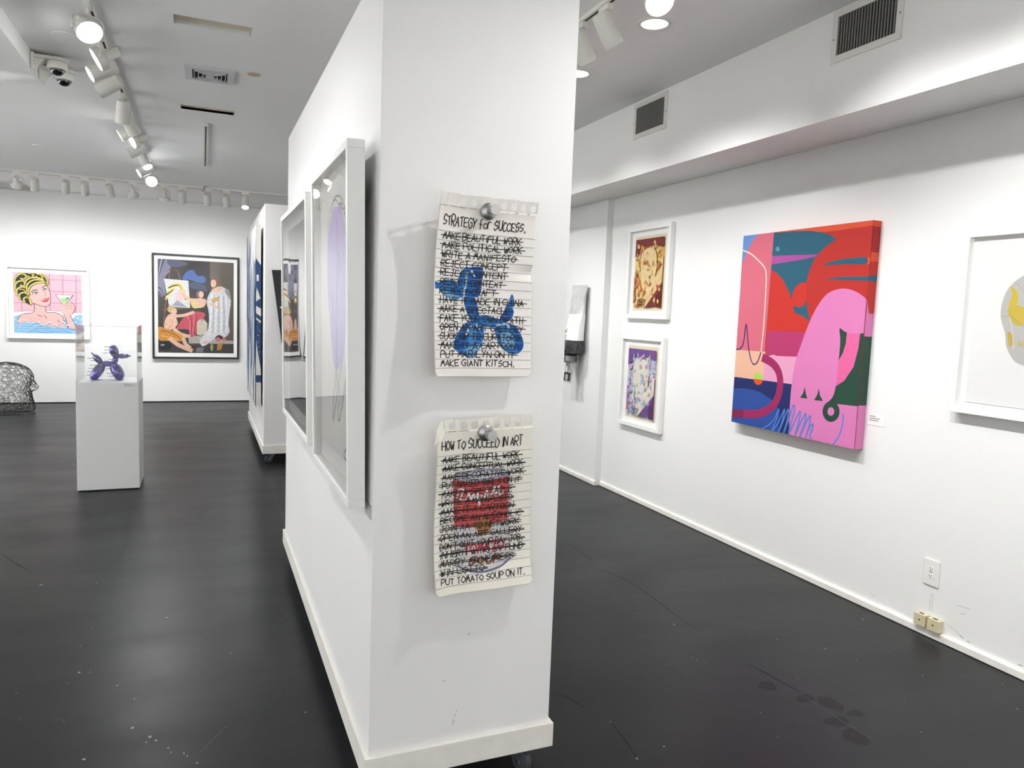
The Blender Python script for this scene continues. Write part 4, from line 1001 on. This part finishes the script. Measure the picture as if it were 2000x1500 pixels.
for q in (.094, .070, .046): ring4(q, .004, -.020, -.004).build('louver', dm, t)
MB().box(-.024, .024, -.024, .024, -.020, -.014).build('centre_plate', dm, t)
# cover plates, sprinkler cover, loose wire
def disc(name, label, x, y, r, m, cat):
    return tag(MB().lathe([(0, r*.98), (.004, r), (.0045, r)], (0,0,-.0045), (0,0,1), 28).build(name, m, None, True, (x, y, ZC)), label, cat)
disc('sprinkler_cover', 'small round tan cover disc in the ceiling beside the square diffuser', .304, 5.127, .040, mat('tan_cover', (196,178,150), .6), 'ceiling cover')
disc('cover_plate', 'round white blank plate in the ceiling next to the security cameras', -.70, 4.93, .07, M_CEIL, 'ceiling cover')
disc('cover_plate', 'round white blank plate in the ceiling towards the back-wall track', -1.46, 8.56, .055, M_CEIL, 'ceiling cover')

# ------------------------------------------------------------------ tracks and spotlights
def track(label, x0, y0, x1, y1):
    t = empty('light_track', label, 'light track', ((x0+x1)/2, (y0+y1)/2, ZC)); L = math.hypot(x1-x0, y1-y0)/2
    t.rotation_euler = (0, 0, math.atan2(y1-y0, x1-x0))
    MB().box(-L, L, -.018, .018, -.02, 0).build('rail', M_LAMP, t)
    MB().box(-L+.02, L-.02, -.006, .006, -.0206, -.0199).build('slot', M_DARK, t)
    for s in (-1, 1): MB().bbox(min(s*L, s*(L+.02)), max(s*L, s*(L+.02)), -.019, .019, -.021, 0, .002).build('end_cap', M_LAMP, t)
TX, TR_, TBY = -.51, 1.72, 10.34
track('long white ceiling track running past the security cameras', TX, -2.6, TX, 9.30)
track('white ceiling track in front of the back wall', -4.3, TBY, 1.9, TBY)
track('white ceiling track along the wall with the abstract canvas', TR_, -3.0, TR_, 8.6)
track('short empty white track stub between the slots and the back wall', .03, 6.70, .03, 8.65)
t = tag(MB().tube([(0,0,0),(.004,.01,-.03),(-.008,.02,-.05),(-.02,.02,-.065)], .004, 6).tube([(.004,.005,-.02),(.012,.0,-.05),(.01,-.01,-.08)], .003, 6).tube([(0,.005,-.01),(.03,.02,-.01),(.05,.02,.0)], .003, 6).build('loose_wire', M_DARK, None, True, (0.02, 10.22, ZC)), 'dark cut wire end dangling from the ceiling beside the back-wall track', 'wire')
def head(x, y, kind, aim, label, group, power=1., light=True, drop=None, ang=120):
    """one spotlight: adapter, stem or yoke, body turned to its target, glowing lens and its lamp"""
    t = empty('track_spotlight', label, 'spotlight', (x, y, ZC-.0206), group=group)
    along = 'x' if abs(y-TBY) < .01 or y == -2.0 else 'y'
    MB().bbox(-.045, .045, -.016, .016, -.028, 0, .003).build('adapter', M_LAMP, t).rotation_euler = (0, 0, 0 if along == 'x' else R(90))
    if kind == 'cyl':
        z = -(drop or .105); d = (Vector(aim)-Vector((x, y, ZC-.0206+z))).normalized(); q = d.to_track_quat('-Z', 'Y')
        MB().lathe([(0, .008), (.05, .008)], (0,0,z+.02), (0,0,1), 12).build('stem', M_LAMP, t, True)
        MB().bbox(-.012, .012, -.012, .012, z+.005, z+.05, .003).build('knuckle', M_LAMP, t)
        b = MB().lathe([(.055,0),(.055,.036),(.048,.043),(-.100,.046),(-.100,.042),(-.088,.041)], n=32).build('body', M_LAMP, t, True, (0,0,z), q)
        MB().lathe([(0,.041),(.001,0)], (0,0,-.090), (0,0,1), 32).build('lens', M_LENS, b, True); lp = Vector((0,0,z))+d*.115
    else:
        z = -(drop or .165); d = (Vector(aim)-Vector((x, y, ZC-.0206+z))).normalized(); q = d.to_track_quat('-Z', 'Y')
        hx = Vector((d.y, -d.x, 0)); hx = hx.normalized() if hx.length > .01 else Vector((1,0,0))
        MB().lathe([(0,.008),(.035,.008)], (0,0,-.06), (0,0,1), 12).build('stem', M_LAMP, t, True)
        r = .070; pts = []
        for k in range(9):
            a = math.pi*k/8; pts.append(tuple(hx*r*math.cos(a)+Vector((0,0,-.062-.03*(1-math.sin(a))))))
        pts = [tuple(hx*r+Vector((0,0,z)))]+pts+[tuple(-hx*r+Vector((0,0,z)))]
        MB().tube(pts, .0045, 6).build('yoke', M_LAMP, t, True)
        for s in (-1, 1): MB().lathe([(0,.009),(.012,.009),(.014,.006)], hx*s*.061+Vector((0,0,z)), hx*s, 12).build('knob', M_LAMP, t, True)
        b = MB().lathe([(.105,0),(.105,.024),(.098,.027),(.035,.027),(.030,.030),(.018,.056),(.010,.061),(-.022,.062),(-.024,.058),(-.016,.054)], n=36).build('ring_body', M_LAMP, t, True, (0,0,z), q)
        MB().lathe([(0,.054),(.001,0)], (0,0,-.018), (0,0,1), 32).build('lens', M_LENS, b, True); lp = Vector((0,0,z))+d*.035
        MB().tube([tuple(hx*.02+Vector((0,.0,-.04))), tuple(hx*.06+Vector((0,.03,-.07))), tuple(hx*.04+Vector((0,.03,-.11))), tuple(-d*.10+Vector((0,0,z)))], .0035, 6).build('cable', M_LAMP, t, True)
    if light:
        l = bpy.data.lights.new('spot_lamp', 'SPOT'); l.energy = SPOT_W*power; l.spot_size = R(ang); l.spot_blend = 1.; l.shadow_soft_size = .025
        l.color = (.99, .995, 1.)
        o = bpy.data.objects.new('spot_lamp', l); COL.objects.link(o); o.parent = t; o.location = lp
        o.rotation_mode = 'QUATERNION'; o.rotation_quaternion = q
ORD = ['first','second','third','fourth','fifth','sixth','seventh','eighth','ninth','tenth','eleventh','twelfth','thirteenth','fourteenth','fifteenth','sixteenth','seventeenth','eighteenth','nineteenth','twentieth']
NM = {'cyl': 'white cylinder spotlight', 'gim': 'white ring spotlight in a yoke'}
# back-wall track, counted from the display wall
BK = [(.517,'cyl',(.35,9.0,0.2),.5),(.287,'cyl',(.55,12.1,.5),0.42),(.061,'cyl',(.15,12.1,.5),0.42),(-.231,'cyl',(-.3,12.1,.5),0.42),(-.437,'gim',(-.42,11.2,0),.4),(-.785,'gim',(-.9,12.1,.5),0.31),(-1.036,'cyl',(-.75,12.1,.5),0.31),(-1.297,'cyl',(-1.4,12.1,.5),0.31),(-1.495,'cyl',(-1.9,12.1,.5),0.31),(-1.809,'cyl',(-2.1,12.1,.5),0.31),(-1.987,'gim',(-2.05,12.1,.5),0.31),(-2.25,'gim',(-2.6,12.1,.5),0.31),(-2.8,'cyl',(-3.1,12.1,.5),0.52),(-3.6,'cyl',(-3.9,12.1,.5),0.52)]  # last two heads are added out of view
for k, (x, kd, aim, pw) in enumerate(BK): head(x, TBY, kd, aim, f'{NM[kd]} on the back-wall track, {ORD[k]} head from the display wall', 'spotlights on the back-wall track', pw, drop=.15 if kd == 'gim' and k != 4 else None)
# long track, counted from the back-wall track
LT = [(9.15,'gim',(-.35,5.6,.9),.6),(8.58,'cyl',(-4.4,7.6,.45),8.5),(7.95,'cyl',(.5,6.9,.6),.6),(7.5,'cyl',(-4.5,7.6,.45),8.5),(6.95,'gim',(-4.5,5.6,.45),8.5),(6.72,'cyl',(-4.5,6.4,.45),8.5),(6.40,'cyl',(.52,8.2,.7),.9),(6.0,'cyl',(-.75,6.75,.85),.25),(5.36,'cyl',(-4.5,6.6,.45),8.5),(5.03,'cyl',(-4.4,4.2,.45),8.5),(4.73,'gim',(-4.4,4.3,.45),8.5),(4.27,'gim',(.42,2.5,.6),.26),(3.55,'cyl',(.44,3.0,.3),.24),(2.7,'cyl',(.44,2.75,.2),.34),(1.6,'cyl',(-4.4,2.2,.45),8.5),(.6,'cyl',(-4.4,1.0,.45),8.5),(-.3,'cyl',(.72,2.06,.7),.05),(-.8,'cyl',(-4.4,-1.,.45),8.5)]  # closing heads aimed at the left wall are unseen, added for bounce light
for k, (y, kd, aim, pw) in enumerate(LT): head(TX, y, kd, aim, f'{NM[kd]} on the camera-side track, {ORD[k]} head from the back-wall track', 'spotlights on the long track', pw, drop=.13 if kd == 'gim' else .1, ang=78 if aim[0] < -4 else 105)
# track by the canvas wall, counted from the far end
RT = [(7.9,'cyl',(3.2,8.0,.6),1.0),(6.3,'cyl',(3.22,6.2,.6),.95),(5.2,'cyl',(3.25,5.2,.5),0.65),(4.4,'cyl',(3.25,4.5,.6),.66),(3.385,'cyl',(3.25,3.9,.65),.68),(3.14,'cyl',(3.25,3.3,.65),.62),(2.70,'gim',(1.35,.7,.6),0.4),(2.3,'cyl',(3.25,2.1,.8),.85),(1.6,'cyl',(3.25,1.7,.85),.95),(1.3,'cyl',(.76,2.06,.8),.58),(.5,'cyl',(3.25,.5,.5),0.72),(-1.0,'cyl',(3.25,-1.,1.),1.2),(-2.2,'cyl',(2.6,-3.6,1.2),5.)]  # last two heads, behind the viewer, are added to brighten the room
for k, (y, kd, aim, pw) in enumerate(RT): head(TR_, y, kd, aim, f'{NM[kd]} on the canvas-side track, {ORD[k]} head from its far end', 'spotlights on the canvas-wall track', pw, drop=.13 if kd == 'gim' else .085, ang=97)
track('added white ceiling track, unseen behind the viewer, in front of the end wall', -4.2, -2.0, 1.3, -2.0)  # track added out of sight to carry fill spotlights
for k, x in enumerate((.9, -.1, -1.4, -2.4, -3.4)): head(x, -2.0, 'cyl', (x-.1, -3.6, 1.2), f'added unseen fill spotlight facing the end wall, {ORD[k]} head from the canvas wall', 'added fill spotlights facing the end wall', 2.4, drop=.1)  # fill heads added out of view; bounce off this wall lifts the room
# recessed downlights
for x, y, lb in ((2.06, 3.256, 'round recessed downlight in the ceiling level with the abstract canvas'), (2.08, 4.11, 'round recessed downlight in the ceiling level with the small air grille'), (2.06, 1.6, 'added unseen downlight in the ceiling level with the skull print'), (2.06, .2, 'added unseen downlight in the ceiling over the empty end of the canvas wall')):  # last two downlights are added out of view for extra light
    t = empty('downlight', lb, 'downlight', (x, y, ZC), group='recessed downlights')
    MB().lathe([(0,.088),(-.004,.086),(-.006,.078),(-.004,.066),(0,.066)], n=40).build('trim_ring', M_LAMP, t, True)
    MB().lathe([(-.0015,.066),(-.0016,0)], n=40).build('lens', M_LENSW, t, True)
    l = bpy.data.lights.new('down_lamp', 'SPOT'); l.energy = DOWN_W; l.spot_size = R(120); l.spot_blend = 1; l.shadow_soft_size = .06; l.color = (1, .97, .92)
    o = bpy.data.objects.new('down_lamp', l); COL.objects.link(o); o.parent = t; o.location = (0, 0, -.012)

# ------------------------------------------------------------------ security cameras on the beam
def dome(label, y):
    t = empty('security_camera', label, 'security camera', (-.9375, y, 2.90), group='dome cameras on the beam')
    b = MB(); b.bbox(0, .02, -.06, .06, -.06, .04, .006); b.build('wall_plate', M_LAMP, t)
    pts = [(.015,-.055),(.10,-.06)]+[(.13+.062*math.cos(a), .062*math.sin(a)) for a in [-math.pi/2+math.pi*k/12 for k in range(13)]]+[(.10,.06),(.015,.055)]
    MB().loft([[(x, y_, .012) for x, y_ in pts], [(x, y_, .030) for x, y_ in pts]]).build('arm_plate', M_LAMP, t)
    MB().loft([[(.015,-.03,-.05),(.015,.03,-.05),(.015,.04,.014),(.015,-.04,.014)],[(.05,-.028,-.01),(.05,.028,-.01),(.075,.04,.014),(.075,-.04,.014)]]).build('brace', M_LAMP, t)
    MB().lathe([(.012,0),(.012,.050),(.008,.054),(-.020,.056),(-.030,.052),(-.033,.042)], (.13,0,0), (0,0,1), 36).build('housing', M_LAMP, t, True)
    pr = [(-.033-.034*math.sin(a), .041*math.cos(a)) for a in [math.pi/2*k/8 for k in range(9)]]
    MB().lathe(pr, (.13,0,0), (0,0,1), 32).build('dome', mat('smoked_dome', (20,20,22), .06, coat=1.), t, True)
    MB().lathe([(-.0325,.0405),(-.0355,.043),(-.037,.0405)], (.13,0,0), (0,0,1), 32).build('dome_rim', M_STEEL, t, True)
dome('white dome security camera on the beam, the one further from the beam end', 5.36)
dome('white dome security camera at the very end of the ceiling beam', 5.60)

# ------------------------------------------------------------------ flecks, scratches and stains on the floor
FL = [(-0.78,4.38,.007),(-0.46,3.28,.0073),(-0.23,2.78,.0071),(-0.17,2.7,.0077),(-0.15,2.67,.0061),(-0.36,2.63,.0053),(-0.16,3.75,.005),(-0.24,2.99,.0042),(-0.11,2.61,.0045),(-0.1,2.58,.0037),(-0.06,2.56,.0044),(-0.05,2.54,.0037),(-0.02,2.49,.0036),(-0.43,4.84,.0038),(-0.7,5.81,.0045),(-1.45,7.8,.0081),(-0.49,3.54,.0039),(-0.42,3.27,.0036),(0.11,3.27,.0027),(0.37,3.6,.0039),(0.35,2.69,.0039),(-0.47,3.73,.003),(-0.49,3.2,.0027),(-0.31,3.12,.0043),(-0.18,2.67,.0046),(-0.52,4.33,.0046),(-0.03,7.89,.006),(0.09,8.4,.0043),
 (3.19,5.02,.0045),(2.94,4.22,.004),(3.21,4.31,.0041),(2.12,3.52,.0032),(2.07,3.35,.0031),(2.06,3.1,.003),(2.15,2.93,.0049),(2.74,2.93,.0032),(2.44,2.71,.0029),(2.53,2.63,.0039),(2.68,2.48,.0058),(3.03,2.59,.0032),(3.14,2.68,.0054),(2.02,2.57,.0027),(1.88,2.58,.0035),(2.33,2.29,.0027),(2.72,2.34,.0038),(2.89,2.14,.0029),(2.61,2.0,.0027),(2.48,1.82,.0034),(1.93,1.97,.0023),(1.5,2.06,.0036),(1.37,2.03,.0043),(1.4,2.26,.003),(3.01,1.81,.0038),(3.16,1.97,.003),(3.22,2.46,.0032),(2.95,2.36,.002)]
mb = MB()
for k in range(150): FL.append((rnd.uniform(-2.5, 3.1), rnd.uniform(1.5, 9), rnd.uniform(.0012, .003)))
for x, y, r in FL:
    if .4 < x < 1.2 and (2 < y < 4.5 or 7.2 < y < 9.7): continue
    n = 7; e = rnd.uniform(.6, 1.3); a0 = rnd.uniform(0, 6)
    mb.add([(x+r*rnd.uniform(.75,1.2)*math.cos(a0+2*math.pi*q/n)*e, y+r*rnd.uniform(.75,1.2)*math.sin(a0+2*math.pi*q/n), .0006) for q in range(n)], [tuple(range(n))])
tag(mb.build('paint_flecks', mat('fleck_white', (150,150,148), .7)), 'scattered white paint flecks on the dark floor', 'paint flecks', kind='stuff')
def ribbons(lists, wd):
    b = MB()
    for ln in lists:
        p = smooth(ln, False, 6); m = len(p)
        for i in range(m-1):
            a, c = Vector(p[i]), Vector(p[i+1]); d = (c-a).normalized(); nn = Vector((-d.y, d.x))*wd*(.3+.7*math.sin(math.pi*(i+.5)/m))*.5
            b.add([(*(a+nn), .0004), (*(a-nn), .0004), (*(c-nn), .0004), (*(c+nn), .0004)], [(0,1,2,3)])
    return b
b = ribbons([[(1.91,3.81),(2.11,3.76),(2.22,3.67),(2.25,3.38),(2.22,2.95),(2.24,2.82)],[(2.22,2.48),(2.24,2.36),(2.26,2.2)],[(1.29,2.53),(1.33,2.46),(1.36,2.37)],[(1.4,2.26),(1.39,2.15),(1.37,2.03)],[(2.23,4.22),(2.23,3.9)],[(-1.09,5.01),(-.98,4.8),(-.86,4.6)],[(-1.14,5.74),(-1.07,5.68)]], .005)
tag(b.build('floor_scratches', mat('scratch_dark', (29,29,31), .6, spec=.12)), 'thin dark scratches and cracks in the floor paint', 'scratches', kind='stuff')
b = ribbons([[(-.51,2.94),(-.47,2.92),(-.45,2.88)],[(-.02,2.53),(.06,2.66)],[(2.25,2.17),(2.25,1.99),(2.26,1.82)],[(2.23,2.42),(2.25,2.3),(2.26,2.18)],[(-.8,3.98),(-.65,4.0),(-.5,4.01)]], .004)
tag(b.build('floor_scuffs', mat('scuff_light', (62,62,64), .6)), 'thin pale scuff lines on the floor paint', 'scuffs', kind='stuff')
b = MB()
for x, y, rx, ry in ((2.17,2.29,.045,.035),(2.24,2.155,.05,.03),(2.31,2.085,.045,.05),(2.345,2.0,.035,.03),(2.22,1.985,.05,.035),(2.21,1.88,.05,.06)):
    pts = smooth([(x+rx*rnd.uniform(.7,1.2)*math.cos(a), y+ry*rnd.uniform(.7,1.2)*math.sin(a)) for a in [2*math.pi*q/8 for q in range(8)]])
    b.add([(p[0], p[1], .0003) for p in pts], [tuple(range(len(pts)))])
tag(b.build('floor_stains', mat('stain_dark', (30,30,32), .42, spec=.15)), 'dark damp smudges on the floor in front of the abstract canvas', 'stains', kind='stuff')

# ------------------------------------------------------------------ scuff marks on the walls
def wall_marks(lists, wd, put):
    b = MB()
    for ln in lists:
        p = smooth(ln, False, 4)
        for i in range(len(p)-1):
            a, c = Vector(p[i]), Vector(p[i+1]); d = (c-a).normalized(); nn = Vector((-d.y, d.x))*wd*.5
            b.add([put(*(a+nn)), put(*(a-nn)), put(*(c-nn)), put(*(c+nn))], [(0,1,2,3)])
    return b
b = wall_marks([[(2.269,.073),(2.248,.062)],[(2.232,.059),(2.215,.059)],[(1.996,.055),(1.974,.058)]], .003, lambda y, z: (XR-.0004, y, z))
tag(b.build('wall_scuffs', mat('scuff_grey', (120,120,120), .7)), 'short dark scuff dashes low on the wall past the phone jacks', 'scuffs', kind='stuff')
b = wall_marks([[(2.337,.097),(2.302,.089),(2.272,.075)],[(2.298,.206),(2.255,.211),(2.23,.213)],[(2.274,.171),(2.248,.186)],[(2.777,.082),(2.738,.08)],[(2.42,.22),(2.421,.13)],[(2.432,.215),(2.433,.125)]], .003, lambda y, z: (XR-.0004, y, z))
tag(b.build('wall_scuffs', mat('scuff_pale', (196,196,194), .7)), 'faint grey rub marks on the wall around the outlet', 'scuffs', kind='stuff')
b = wall_marks([[(.724,.275),(.719,.273)],[(.719,.265),(.713,.256)],[(.713,.248),(.71,.231)],[(.676,.379),(.683,.376)],[(.749,.515),(.758,.516)]], .0022, lambda x, z: (x, 2.0596, z))
tag(b.build('wall_scuffs', mat('scuff_mid', (160,158,156), .7)), 'tiny grey nicks low on the end of the display wall', 'scuffs', kind='stuff')
